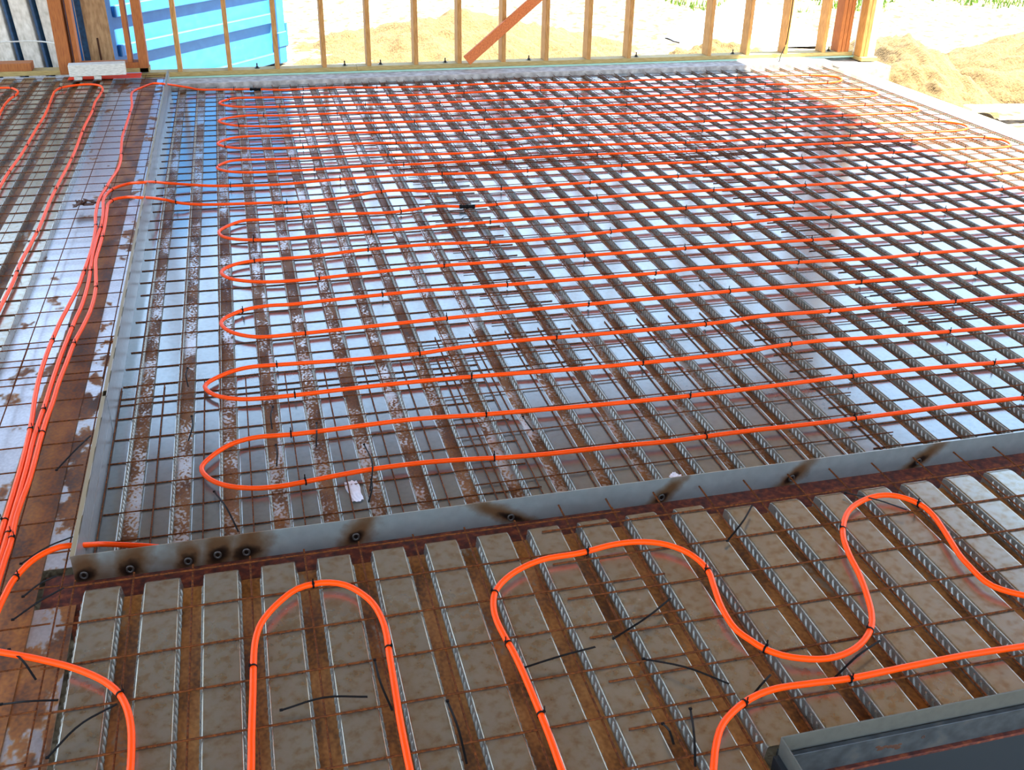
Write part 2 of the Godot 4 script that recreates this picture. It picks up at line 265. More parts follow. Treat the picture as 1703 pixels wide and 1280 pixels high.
func ntex(n: FastNoiseLite, size: int, g: Gradient = null, normal := false, bump := 4.0) -> NoiseTexture2D:
	var t := NoiseTexture2D.new()
	t.width = size
	t.height = size
	t.seamless = true
	t.noise = n
	t.normalize = true
	if g:
		t.color_ramp = g
	if normal:
		t.as_normal_map = true
		t.bump_strength = bump
	return t

func mat(color: Color, rough: float, metal := 0.0) -> StandardMaterial3D:
	var m := StandardMaterial3D.new()
	m.albedo_color = color
	m.roughness = rough
	m.metallic = metal
	return m

func tri_map(m: StandardMaterial3D, scale: Vector3) -> StandardMaterial3D:
	m.uv1_triplanar = true
	m.uv1_world_triplanar = true
	m.uv1_scale = scale
	return m

func grey(v: float) -> Color:
	return Color(v, v, v)

# an image pair (colour, and g = roughness / b = metal) where dirt or rust covers galvanised sheet
func cover_images(w: int, h: int, size: Vector2, seed_: int, cover: Callable, tones: Array, galv: Color) -> Array:
	var img := Image.create(w, h, false, Image.FORMAT_RGB8)
	var orm := Image.create(w, h, false, Image.FORMAT_RGB8)
	var fine := noise(seed_, 14.0, 4)
	var mid := noise(seed_ + 1, 3.5, 4)
	var patch := noise(seed_ + 2, 9.0, 5)
	for j in h:
		for i in w:
			var p := Vector2(i * size.x / w, j * size.y / h)
			var f := fine.get_noise_2d(p.x * 5.0, p.y * 4.0)
			var c: float = cover.call(p, patch.get_noise_2d(p.x, p.y * 0.6), mid.get_noise_2d(p.x, p.y * 0.35), f)
			c = clampf(c * 5.0 + 0.5, 0.0, 1.0)
			var t := clampf(0.5 + 0.7 * mid.get_noise_2d(p.x * 2.0 + 7.0, p.y + 3.0) + 0.45 * f, 0.0, 1.0)
			var dirt: Color = tones[0].lerp(tones[1], t * 2.0) if t < 0.5 else tones[1].lerp(tones[2], t * 2.0 - 1.0)
			var g := galv * (1.0 + 0.10 * f)
			img.set_pixel(i, j, g.lerp(dirt, c))
			orm.set_pixel(i, j, Color(1.0, lerpf(0.32, 0.62 + 0.2 * f, c), lerpf(0.7, 0.0, c)))
	return [ImageTexture.create_from_image(img), ImageTexture.create_from_image(orm)]

func cover_mat(tex: Array) -> StandardMaterial3D:
	var m := mat(Color.WHITE, 1.0, 1.0)
	m.albedo_texture = tex[0]
	m.roughness_texture = tex[1]
	m.roughness_texture_channel = BaseMaterial3D.TEXTURE_CHANNEL_GREEN
	m.metallic_texture = tex[1]
	m.metallic_texture_channel = BaseMaterial3D.TEXTURE_CHANNEL_BLUE
	return m

func galvanised(tone: Color, rough: float, seed_: int, metal := 0.68) -> StandardMaterial3D:
	var m := mat(tone, 1.0, metal)
	m.albedo_texture = ntex(noise(seed_, 0.03, 5), 512, ramp([[0.0, grey(0.91)], [0.5, grey(0.97)], [1.0, grey(1.0)]]))
	m.roughness_texture = ntex(noise(seed_ + 3, 0.02, 4), 512, ramp([[0.0, grey(rough * 0.9)], [1.0, grey(rough * 1.1)]]))
	m.roughness_texture_channel = BaseMaterial3D.TEXTURE_CHANNEL_GREEN
	m.normal_enabled = true
	m.normal_texture = ntex(noise(seed_ + 5, 0.012, 3), 512, null, true, 1.2)
	m.normal_scale = 0.05
	return tri_map(m, Vector3(2.2, 2.2, 2.2))

func wood(dark: Color, light: Color, seed_: int, scale: Vector3) -> StandardMaterial3D:
	var m := mat(Color.WHITE, 0.75)
	m.albedo_texture = ntex(noise(seed_, 0.02, 5), 512, ramp([[0.0, dark], [0.5, dark.lerp(light, 0.6)], [1.0, light]]))
	return tri_map(m, scale)

func make_materials() -> void:
	M.galv = galvanised(Color(0.53, 0.57, 0.57), 0.17, 11, 0.66)
	M.galv_warm = galvanised(Color(0.60, 0.61, 0.57), 0.22, 31, 0.72)  # warmer galvanised copy with brownish noise patches, for the raised decks
	M.galv_warm.albedo_texture = ntex(noise(33, 0.011, 5), 1024, ramp([[0.0, Color(0.88, 0.77, 0.64)], [0.35, Color(0.95, 0.91, 0.85)], [0.55, Color(0.98, 0.97, 0.95)], [1.0, Color(1, 1, 1)]]))
	M.galv_plate = galvanised(Color(0.66, 0.68, 0.69), 0.36, 51)
	M.web = galvanised(Color(0.62, 0.62, 0.58), 0.28, 65, 0.55)
	M.galv_dull = galvanised(Color(0.36, 0.37, 0.34), 0.55, 61, 0.35)
	M.lip = mat(Color(0.56, 0.51, 0.38), 0.5, 0.3)
	var tones := [Color(0.34, 0.21, 0.10), Color(0.55, 0.37, 0.19), Color(0.68, 0.51, 0.32)]
	var zinc := Color(0.76, 0.76, 0.76)
	# middle deck valleys: dirt with bare zinc showing along one side
	var cm := cover_images(512, 1024, Vector2(1.2192, 4.0), 101, func(p, a, b, f): return 0.12 + a * 0.4 + b * 0.55 + f * 0.6, tones, zinc)
	M.valley = tri_map(cover_mat(cm), Vector3(1.0 / 1.2192, 1.0, 1.0 / 4.0))
	var cn := cover_images(512, 1024, Vector2(1.2192, 4.0), 131, func(p, a, b, f): return 0.42 + a * 0.7 + b * 0.5 + f * 0.2, [Color(0.33, 0.21, 0.10), Color(0.60, 0.41, 0.20), Color(0.75, 0.56, 0.32)], Color(0.62, 0.60, 0.55))
	M.valley_near = tri_map(cover_mat(cn), Vector3(1.0 / 1.2192, 1.0, 1.0 / 4.0))
	M.wire = mat(Color.WHITE, 0.8)
	M.wire.metallic_specular = 0.3
	M.wire.albedo_texture = ntex(noise(71, 0.05, 4), 256, ramp([[0.0, Color(0.18, 0.09, 0.04)], [0.5, Color(0.36, 0.19, 0.07)], [1.0, Color(0.58, 0.32, 0.11)]]))
	tri_map(M.wire, Vector3(6, 6, 6))
	M.pipe = mat(Color(1.0, 0.31, 0.015), 0.40)
	M.pipe.metallic_specular = 0.3
	M.tie = mat(Color(0.03, 0.03, 0.03), 0.6)
	M.tie.metallic_specular = 0.25
	M.rust = mat(Color.WHITE, 0.8)
	M.rust.albedo_texture = ntex(noise(81, 0.02, 5), 512, ramp([[0.0, Color(0.17, 0.05, 0.03)], [0.5, Color(0.34, 0.13, 0.06)], [1.0, Color(0.56, 0.29, 0.11)]]))
	tri_map(M.rust, Vector3(3, 3, 3))
	M.stud = wood(Color(0.56, 0.38, 0.17), Color(0.80, 0.61, 0.34), 91, Vector3(14, 0.9, 14))
	M.brown_wood = wood(Color(0.50, 0.27, 0.10), Color(0.70, 0.43, 0.19), 95, Vector3(14, 0.9, 14))  # darker, more orange-brown copy of the stud wood
	M.brace = wood(Color(0.70, 0.36, 0.16), Color(0.85, 0.50, 0.26), 97, Vector3(5, 5, 5))
	M.sill = wood(Color(0.52, 0.44, 0.24), Color(0.74, 0.66, 0.42), 99, Vector3(1.0, 14, 14))
	M.foam = mat(Color(0.62, 0.80, 0.72), 0.8)
	M.concrete = mat(Color.WHITE, 0.9)
	M.concrete.albedo_texture = ntex(noise(111, 0.015, 5), 512, ramp([[0.0, Color(0.52, 0.50, 0.47)], [1.0, Color(0.78, 0.77, 0.74)]]))
	tri_map(M.concrete, Vector3(1.5, 1.5, 1.5))
	M.white_wood = wood(Color(0.66, 0.66, 0.60), Color(0.88, 0.88, 0.83), 113, Vector3(2.0, 14, 14))
	M.sand = mat(Color.WHITE, 0.95)
	M.sand.albedo_texture = ntex(noise(121, 0.02, 5), 1024, ramp([[0.0, Color(0.16, 0.11, 0.06)], [0.30, Color(0.30, 0.24, 0.15)], [0.44, Color(0.48, 0.42, 0.32)], [1.0, Color(0.60, 0.55, 0.45)]]))
	M.sand.normal_enabled = true
	M.sand.normal_texture = ntex(noise(122, 0.03, 5), 1024, null, true, 6.0)
	M.sand.normal_scale = 0.8
	tri_map(M.sand, Vector3(0.28, 0.28, 0.28))
	M.damp_sand = mat(Color.WHITE, 0.95)
	M.damp_sand.albedo_texture = ntex(noise(125, 0.03, 5), 1024, ramp([[0.0, Color(0.16, 0.11, 0.05)], [0.3, Color(0.33, 0.265, 0.145)], [1.0, Color(0.43, 0.36, 0.22)]]))
	M.damp_sand.normal_enabled = true
	M.damp_sand.normal_texture = ntex(noise(126, 0.05, 5), 1024, null, true, 8.0)
	tri_map(M.damp_sand, Vector3(0.7, 0.7, 0.7))
	M.blue = mat(Color.WHITE, 0.5)
	M.blue.albedo_texture = ntex(noise(141, 0.02, 5), 512, ramp([[0.0, Color(0.34, 0.42, 0.47)], [0.12, Color(0.13, 0.40, 0.66)], [0.85, Color(0.18, 0.46, 0.71)], [1.0, Color(0.46, 0.60, 0.69)]]))
	tri_map(M.blue, Vector3(0.9, 0.9, 0.9))
	M.navy = wood(Color(0.03, 0.13, 0.22), Color(0.05, 0.28, 0.42), 143, Vector3(2, 2, 2))
	M.cream = wood(Color(0.60, 0.57, 0.50), Color(0.86, 0.84, 0.78), 145, Vector3(2, 1, 2))
	M.plywood = wood(Color(0.55, 0.42, 0.27), Color(0.80, 0.68, 0.50), 147, Vector3(3, 0.8, 3))
	M.roof = wood(Color(0.60, 0.53, 0.40), Color(0.76, 0.69, 0.54), 149, Vector3(0.8, 0.8, 0.8))
	M.plastic = mat(Color(0.86, 0.88, 0.92), 0.35)
	M.red_orange = mat(Color(0.90, 0.20, 0.06), 0.4)
	M.grey_steel = mat(Color.WHITE, 0.55, 0.3)  # dark blue-grey steel tone, varied by noise
	M.grey_steel.albedo_texture = ntex(noise(151, 0.015, 5), 512, ramp([[0.0, Color(0.16, 0.18, 0.19)], [0.6, Color(0.25, 0.28, 0.29)], [1.0, Color(0.33, 0.33, 0.31)]]))
	tri_map(M.grey_steel, Vector3(2, 2, 2))
	M.steel_blue = mat(Color(0.13, 0.17, 0.19), 0.6, 0.2)
	M.bolt = mat(Color(0.22, 0.23, 0.2), 0.5, 0.8)
	M.leaf = mat(Color(0.27, 0.15, 0.07), 0.8)
	M.grass = mat(Color(0.35, 0.50, 0.12), 0.8)

# ---------------------------------------------------------------- steel deck
func rib_mesh(length: float, far_lip: bool, top_mat: Material, embossed := true) -> ArrayMesh:
	# trapezoid rib running from z = 0 to z = -length, with slanted embossments on both webs
	var prof := [Vector2(-0.0508, -0.038), Vector2(-0.0502, -0.0365), Vector2(-0.0462, -0.0045), Vector2(-0.0448, -0.0019), Vector2(-0.0424, -0.0004), Vector2(-0.0395, 0.0)]
	for i in range(5, -1, -1):
		prof.append(Vector2(-prof[i].x, prof[i].y))
	var tops := st_new()
	var st_web := st_new()
	var n := prof.size()
	var nor := []
	for i in n:
		var t: Vector2 = prof[mini(i + 1, n - 1)] - prof[maxi(i - 1, 0)]
		if i == 5 or i == 6:
			t = Vector2(1, 0)
		if i == 1 or i == 2:
			t = prof[2] - prof[1]
		if i == n - 2 or i == n - 3:
			t = prof[n - 2] - prof[n - 3]
		t = t.normalized()
		nor.append(Vector3(-t.y, t.x, 0))
	var zs := [[0.0, 0.0], [length - 0.03, 0.0]]
	if far_lip:
		zs += [[length - 0.012, 0.003], [length, 0.008]]
	else:
		zs += [[length, 0.0]]
	for k in zs.size() - 1:
		for i in n - 1:
			var on_top := i >= 3 and i <= n - 5
			var st := tops if on_top else st_web
			var vs := []
			for q in [[i, k], [i + 1, k], [i + 1, k + 1], [i, k + 1]]:
				vs.append([Vector3(prof[q[0]].x, prof[q[0]].y - zs[q[1]][1], -zs[q[1]][0]), nor[q[0]]])
			var order := [0, 1, 2, 0, 2, 3]
			var fn: Vector3 = (vs[2][0] - vs[0][0]).cross(vs[1][0] - vs[0][0])
			if fn.dot(vs[0][1] + vs[1][1]) < 0.0:
				order = [0, 2, 1, 0, 3, 2]
			for o in order:
				st.set_normal(vs[o][1])
				st.set_uv(Vector2.ZERO)
				st.add_vertex(vs[o][0])
	# embossments
	var step := 0.0254
	var cnt := int(length / step) - 1 if embossed else 0
	for s in [-1.0, 1.0]:
		var top := Vector2(0.0470 * s, -0.0105)
		var bot := Vector2(0.0493 * s, -0.0300)
		var out := Vector3(0.0320 * s, 0.0040, 0).normalized()
		for k in cnt:
			var z := -(k + 0.7) * step
			var a := Vector3(top.x, top.y, z - 0.0055)
			var b := Vector3(bot.x, bot.y, z + 0.0055)
			var w := Vector3(0, 0, 0.0042)
			var r0 := a.lerp(b, 0.2) + out * 0.0036
			var r1 := a.lerp(b, 0.8) + out * 0.0036
			quad(st_web, a + w * 0.7, b + w, r1, r0, out + Vector3(0, 0, 0.8))
			quad(st_web, a - w, b - w * 0.7, r1, r0, out - Vector3(0, 0, 0.8))
			tri(st_web, a + w * 0.7, a - w, r0, out + Vector3(0, 0.5, 0))
			tri(st_web, b + w, b - w * 0.7, r1, out - Vector3(0, 0.5, 0))
	var m := tops.commit()
	m = st_web.commit(m)
	m.surface_set_material(0, top_mat)
	m.surface_set_material(1, M.web)
	return m

func valley_mesh(length: float) -> ArrayMesh:
	var st := st_new()
	var w := 0.0270
	quad(st, Vector3(-w, 0, 0), Vector3(w, 0, 0), Vector3(w, 0, -length), Vector3(-w, 0, -length), Vector3.UP)
	quad(st, Vector3(-w, -0.0012, 0), Vector3(w, -0.0012, 0), Vector3(w, -0.0012, -length), Vector3(-w, -0.0012, -length), Vector3.DOWN)
	quad(st, Vector3(-w, 0, 0), Vector3(w, 0, 0), Vector3(w, -0.0012, 0), Vector3(-w, -0.0012, 0), Vector3.BACK)
	return st.commit()

func deck(root: Node3D, first_x: float, count: int, y: float, z_of: Callable, rib_mat: Material, valley_mat: Material, embossed := true, per := 6) -> void:
	# z_of(x) -> [near z, far z, lip]
	var cache := {}
	var sheet: Node3D = null
	for k in count:
		if k % per == 0:
			sheet = Node3D.new()
			sheet.name = "deck_sheet"
			root.add_child(sheet, true)
			sheet.position = Vector3(first_x + k * PITCH, y, 0)
		var x := first_x + k * PITCH
		var e: Array = z_of.call(x, k)
		var l: float = e[0] - e[1]
		var key := "%.3f_%s" % [l, e[2]]
		if not cache.has(key):
			cache[key] = [rib_mesh(l, e[2], rib_mat, embossed), valley_mesh(l)]
		part("rib", cache[key][0], null, sheet, Transform3D(Basis.IDENTITY, Vector3((k % per) * PITCH, 0, e[0])))
		if e.size() < 4:
			part("valley", cache[key][1], valley_mat, sheet, Transform3D(Basis.IDENTITY, Vector3((k % per + 0.5) * PITCH, -RIB_DEPTH + 0.0006, e[0] + 0.012)))

# ---------------------------------------------------------------- wire mesh
var wire_unit: ArrayMesh

func wire(parent: Node3D, a: Vector3, b: Vector3, r := 0.0022) -> void:
	var d := b - a
	var l := d.length()
	var ux := d / l
	var uz := ux.cross(Vector3.UP).normalized()
	var uy := uz.cross(ux)
	part("wire", wire_unit, M.wire, parent, Transform3D(Basis(ux * l, uy * r, uz * r), a))

func mesh_sheet(label: String, x0: float, x1: float, xs0: float, z0: float, z1: float, zs0: float, y: float, long_over: bool, turn := 0.0, r := 0.0023) -> void:
	# long wires at xs0 + k * PITCH between z0 (near) and z1 (far); cross wires at zs0 - k * PITCH between x0 and x1
	var root := thing("wire_mesh_sheet", Vector3(x0, y, z0))
	tag(root, label, "wire mesh", "rusty welded wire mesh sheets laid on the deck")
	var xf := Transform3D(Basis(Vector3.UP, turn), Vector3.ZERO)
	var yc := 0.0024
	var yl := 0.0060 if long_over else -0.0012
	var z := zs0
	while z > z1 - 0.001:
		if z <= z0 + 0.001:
			var j := rng.randf_range(-0.003, 0.003)
			wire(root, xf * Vector3(-0.012 + rng.randf_range(-0.01, 0.01), yc, z - z0 + j), xf * Vector3(x1 - x0 + rng.randf_range(-0.01, 0.012), yc, z - z0 + rng.randf_range(-0.003, 0.003)), r)
		z -= PITCH
	var x := xs0
	while x < x1 + 0.001:
		if x >= x0 - 0.02:
			var j := rng.randf_range(-0.003, 0.003)
			wire(root, xf * Vector3(x - x0 + j, yl, 0.02 + rng.randf_range(-0.01, 0.01)), xf * Vector3(x - x0 + rng.randf_range(-0.003, 0.003), yl, z1 - z0 - 0.03), r)
		x += PITCH

# ---------------------------------------------------------------- pipes and ties
var tie_mesh: ArrayMesh
var coupling_mesh: ArrayMesh
const PIPE_R := 0.0082

func make_tie_mesh() -> ArrayMesh:
	# band round a pipe that runs along local z, with its lock and a short cut tail
	var st := st_new()
	var ri := PIPE_R + 0.0003
	var ro := PIPE_R + 0.0016
	var w := 0.0024
	var seg := 12
	for k in seg:
		var a := TAU * k / seg
		var b := TAU * (k + 1) / seg
		var da := Vector3(cos(a), sin(a) * (1.0 if sin(a) > 0 else 1.35), 0)
		var db := Vector3(cos(b), sin(b) * (1.0 if sin(b) > 0 else 1.35), 0)
		var wz := Vector3(0, 0, w)
		quad(st, da * ro + wz, db * ro + wz, db * ro - wz, da * ro - wz, da + db)
		quad(st, da * ri + wz, db * ri + wz, db * ro + wz, da * ro + wz, Vector3.BACK)
		quad(st, da * ri - wz, db * ri - wz, db * ro - wz, da * ro - wz, Vector3.FORWARD)
	box(st, Vector3(ro * 0.55, ro * 0.55, -0.0034), Vector3(ro * 0.55 + 0.0055, ro * 0.55 + 0.0055, 0.0034), Transform3D.IDENTITY, 0.0008)
	box(st, Vector3(ro * 0.75, ro * 0.8, -0.0018), Vector3(ro * 0.75 + 0.0016, ro * 0.8 + 0.016, 0.0018))
	return st.commit()

func make_coupling_mesh() -> ArrayMesh:
	var st := st_new()
	var prof := [[-0.045, 0.0086], [-0.045, 0.0120], [-0.030, 0.0120], [-0.027, 0.0098], [-0.010, 0.0098], [-0.007, 0.0128], [0.007, 0.0128], [0.010, 0.0098], [0.027, 0.0098], [0.030, 0.0120], [0.045, 0.0120], [0.045, 0.0086]]
	for i in prof.size() - 1:
		for k in 12:
			var a := TAU * k / 12
			var b := TAU * (k + 1) / 12
			var da := Vector3(cos(a), sin(a), 0)
			var db := Vector3(cos(b), sin(b), 0)
			var p0 := Vector3(0, 0, prof[i][0])
			var p1 := Vector3(0, 0, prof[i + 1][0])
			var out := da + db if prof[i][0] != prof[i + 1][0] else Vector3(0, 0, signf(prof[i][0]))
			quad(st, p0 + da * prof[i][1], p0 + db * prof[i][1], p1 + db * prof[i + 1][1], p1 + da * prof[i + 1][1], out)
	return st.commit()

func along(path: PackedVector3Array, i: int) -> Transform3D:
	var t := (path[mini(i + 1, path.size() - 1)] - path[maxi(i - 1, 0)]).normalized()
	var s := Vector3.UP.cross(t).normalized()
	if rng.randf() < 0.5:
		s = -s
		t = -t
	return Transform3D(Basis(s, t.cross(s), t), path[i])

func pipe(called_label: String, flat: Array, tie_gap: float, tie_spots: Array, couplings: Array) -> void:
	var path := smooth_path(vecs(flat), 0.022)
	var root := thing("heating_pipe")
	tag(root, called_label, "pipe", "orange underfloor heating pipes")
	part("tube", sweep(path, PIPE_R, 12), M.pipe, root)
	var spots := []
	if tie_gap > 0.0:
		var next := tie_gap * 0.4
		var run := 0.0
		for i in range(1, path.size() - 1):
			run += path[i].distance_to(path[i - 1])
			if run > next:
				if path[i].x > 5.5 or (path[i].z > -2.56 and path[i].y < 0.05):
					next = run + 0.1
					continue
				spots.append(i)
				next = run + tie_gap * rng.randf_range(0.82, 1.18)
	for s in tie_spots:
		var best := 0
		for i in path.size():
			if Vector2(path[i].x, path[i].z).distance_to(s) < Vector2(path[best].x, path[best].z).distance_to(s):
				best = i
		spots.append(best)
	for i in spots:
		part("cable_tie", tie_mesh, M.tie, root, along(path, i))
	for s in couplings:
		var best := 0
		for i in path.size():
			if Vector2(path[i].x, path[i].z).distance_to(s) < Vector2(path[best].x, path[best].z).distance_to(s):
				best = i
		var c := part("coupling", coupling_mesh, M.tie, root, along(path, best))
		c.set_meta("label", "black pipe coupling")

# ---------------------------------------------------------------- sand
func heap(called: String, label: String, centre: Vector3, rx: float, rz: float, height: float, seed_: int, turn: float, mtl: Material, power := 1.3) -> void:
	var n := noise(seed_, 1.1, 5)
	var g := 56
	var st := st_new()
	st.set_smooth_group(0)
	var hf := func(u: float, v: float) -> Vector3:
		var r := sqrt(u * u + v * v)
		var c := cos(turn)
		var s := sin(turn)
		var x := u * rx * c - v * rz * s
		var z := u * rx * s + v * rz * c
		var edge := n.get_noise_2d(x * 0.9 + centre.x, z * 0.9 + centre.z)
		var prof := pow(clampf(1.0 - r * (1.0 + 0.25 * edge), 0.0, 1.0), power)
		var y := height * prof + (0.09 * n.get_noise_2d(x * 2.6, z * 2.6) + 0.05 * n.get_noise_2d(x * 9.0, z * 9.0)) * smoothstep(0.0, 0.15, prof) - 0.06
		return Vector3(x, y, z)
	for i in g:
		for j in g:
			var q := []
			for d in [[0, 0], [1, 0], [1, 1], [0, 1]]:
				q.append(hf.call(2.0 * (i + d[0]) / g - 1.0, 2.0 * (j + d[1]) / g - 1.0))
			if maxf(maxf(q[0].y, q[1].y), maxf(q[2].y, q[3].y)) <= -0.055:
				continue
			for o in [[0, 1, 2], [0, 2, 3]]:
				var a: Vector3 = q[o[0]]
				var b: Vector3 = q[o[1]]
				var c: Vector3 = q[o[2]]
				if (c - a).cross(b - a).y < 0.0:
					var w := b
					b = c
					c = w
				st.add_vertex(a)
				st.add_vertex(b)
				st.add_vertex(c)
	st.index()
	st.generate_normals()
	var o := part(called, st.commit(), mtl, self, Transform3D(Basis.IDENTITY, centre))
	tag(o, label, "sand pile")

func ground_height(x: float, z: float, n: FastNoiseLite) -> float:
	var inside := smoothstep(0.0, 0.5, 5.95 - x) * smoothstep(0.0, 0.4, z + 9.75)
	var y := -0.30 + 0.07 * n.get_noise_2d(x * 0.5, z * 0.5) + 0.045 * n.get_noise_2d(x * 2.2, z * 2.2)
	y += 0.035 * smoothstep(0.1, 0.6, n.get_noise_2d(x * 4.0 + 40.0, z * 9.0))
	y += 0.010 * maxf(0.0, -z - 12.0)
	return lerpf(y, -0.75, inside)

func build_ground() -> void:
	var n := noise(201, 0.8, 5)
	var st := st_new()
	st.set_smooth_group(0)
	var x0 := -12.0
	var z0 := -34.0
	var s := 0.2
	var nx := 190
	var nz := 200
	var h := []
	for j in nz + 1:
		var row := PackedFloat32Array()
		for i in nx + 1:
			row.append(ground_height(x0 + i * s, z0 + j * s, n))
		h.append(row)
	for j in nz:
		for i in nx:
			var a := Vector3(x0 + i * s, h[j][i], z0 + j * s)
			var b := Vector3(x0 + (i + 1) * s, h[j][i + 1], z0 + j * s)
			var c := Vector3(x0 + (i + 1) * s, h[j + 1][i + 1], z0 + (j + 1) * s)
			var d := Vector3(x0 + i * s, h[j + 1][i], z0 + (j + 1) * s)
			st.add_vertex(a)
			st.add_vertex(b)
			st.add_vertex(c)
			st.add_vertex(a)
			st.add_vertex(c)
			st.add_vertex(d)
	st.index()
	st.generate_normals()
	var g := part("ground", st.commit(), M.sand, self)
	g.set_meta("kind", "structure")
	g.set_meta("label", "pale dry sand ground of the building site")
	g.set_meta("category", "ground")
	var far := st_new()
	for r in [[-120.0, -120.0, 140.0, -34.0, 0.0], [-120.0, 6.0, 140.0, 120.0, -0.4], [-120.0, -34.0, -12.0, 6.0, -0.4], [26.0, -34.0, 140.0, 6.0, -0.4]]:
		quad(far, Vector3(r[0], r[4] - 0.1, r[1]), Vector3(r[2], r[4] - 0.1, r[1]), Vector3(r[2], r[4] - 0.1, r[3]), Vector3(r[0], r[4] - 0.1, r[3]), Vector3.UP)
	var f := part("ground", far.commit(), M.sand, self)
	f.set_meta("kind", "structure")
	f.set_meta("label", "open sand beyond the building site")
	f.set_meta("category", "ground")

# ================================================================= scene
func _ready() -> void:
	rng.seed = 20240611
	# camera
	var cam := Camera3D.new()
	cam.name = "camera"
	cam.projection = Camera3D.PROJECTION_PERSPECTIVE
	cam.keep_aspect = Camera3D.KEEP_HEIGHT
	cam.fov = 41.3268
	cam.near = 0.05
	cam.far = 400.0
	add_child(cam)
	cam.transform = Transform3D(Basis.from_euler(Vector3(-0.489291, -0.261415, 0.020524), EULER_ORDER_YXZ), Vector3(0, 1.8765, 0))
	cam.current = true
	# sky and exposure
	var sky_mat := ProceduralSkyMaterial.new()
	sky_mat.sky_top_color = Color(0.54, 0.68, 0.86)
	sky_mat.sky_horizon_color = Color(0.89, 0.92, 0.95)
	sky_mat.sky_curve = 0.25
	sky_mat.sky_energy_multiplier = 1.6
	sky_mat.ground_bottom_color = Color(0.62, 0.56, 0.45)
	sky_mat.ground_horizon_color = Color(0.80, 0.78, 0.72)
	sky_mat.sun_angle_max = 1.0
	var sky := Sky.new()
	sky.sky_material = sky_mat
	var env := Environment.new()
	env.background_mode = Environment.BG_SKY
	env.sky = sky
	env.tonemap_mode = Environment.TONE_MAPPER_LINEAR
	env.tonemap_exposure = 2.05
	env.sdfgi_enabled = true
	env.ssao_enabled = true
	env.ssil_enabled = true
	var we := WorldEnvironment.new()
	we.name = "world_environment"
	we.environment = env
	add_child(we)
	# sun, high over the open right-hand side
	var sun := DirectionalLight3D.new()
	sun.name = "sun"
	sun.light_color = Color(1.0, 0.95, 0.86)
	sun.light_energy = 7.6
	sun.light_angular_distance = 0.6
	sun.shadow_enabled = true
	add_child(sun)
	sun.look_at_from_position(Vector3.ZERO, -Vector3(0.46, 0.95, 0.09), Vector3.UP)

	make_materials()
	wire_unit = sweep(PackedVector3Array([Vector3.ZERO, Vector3(0.5, 0, 0), Vector3(1, 0, 0)]), 1.0, 7)
	tie_mesh = make_tie_mesh()
	coupling_mesh = make_coupling_mesh()

	build_shell()
	build_ground()
	build_decks()
	build_edges()
	build_back_wall()
	build_outdoors()
	build_mesh_sheets()
	build_pipes()
	build_details()

func build_shell() -> void:
	var c := struct_node("ceiling", "wooden joists and decking of the roof overhead")
	part("panel", box_mesh(Vector3(-4.6, 3.95, -9.58), Vector3(6.6, 4.05, 2.2), 0.0), M.roof, c)
	for k in 13:
		var x := -4.4 + k * 0.81
		part("joist", box_mesh(Vector3(x - 0.022, 3.71, -9.6), Vector3(x + 0.022, 3.95, 2.1), 0.0), M.brown_wood, c)
	part("header", box_mesh(Vector3(-4.6, 3.60, -9.55), Vector3(6.2, 3.95, -9.41), 0.0), M.brown_wood, c)
	part("header", box_mesh(Vector3(6.05, 3.60, -9.4), Vector3(6.2, 3.95, 2.1), 0.0), M.brown_wood, c)
	for p in [Vector3(-4.4, 0, -9.4), Vector3(-4.4, 0, -3.0), Vector3(-4.4, 0, 2.0), Vector3(0.6, 0, 2.0), Vector3(6.12, 0, 2.0)]:
		part("post", box_mesh(Vector3(p.x - 0.07, -0.6, p.z - 0.07), Vector3(p.x + 0.07, 3.71, p.z + 0.07), 0.004), M.brown_wood, c)

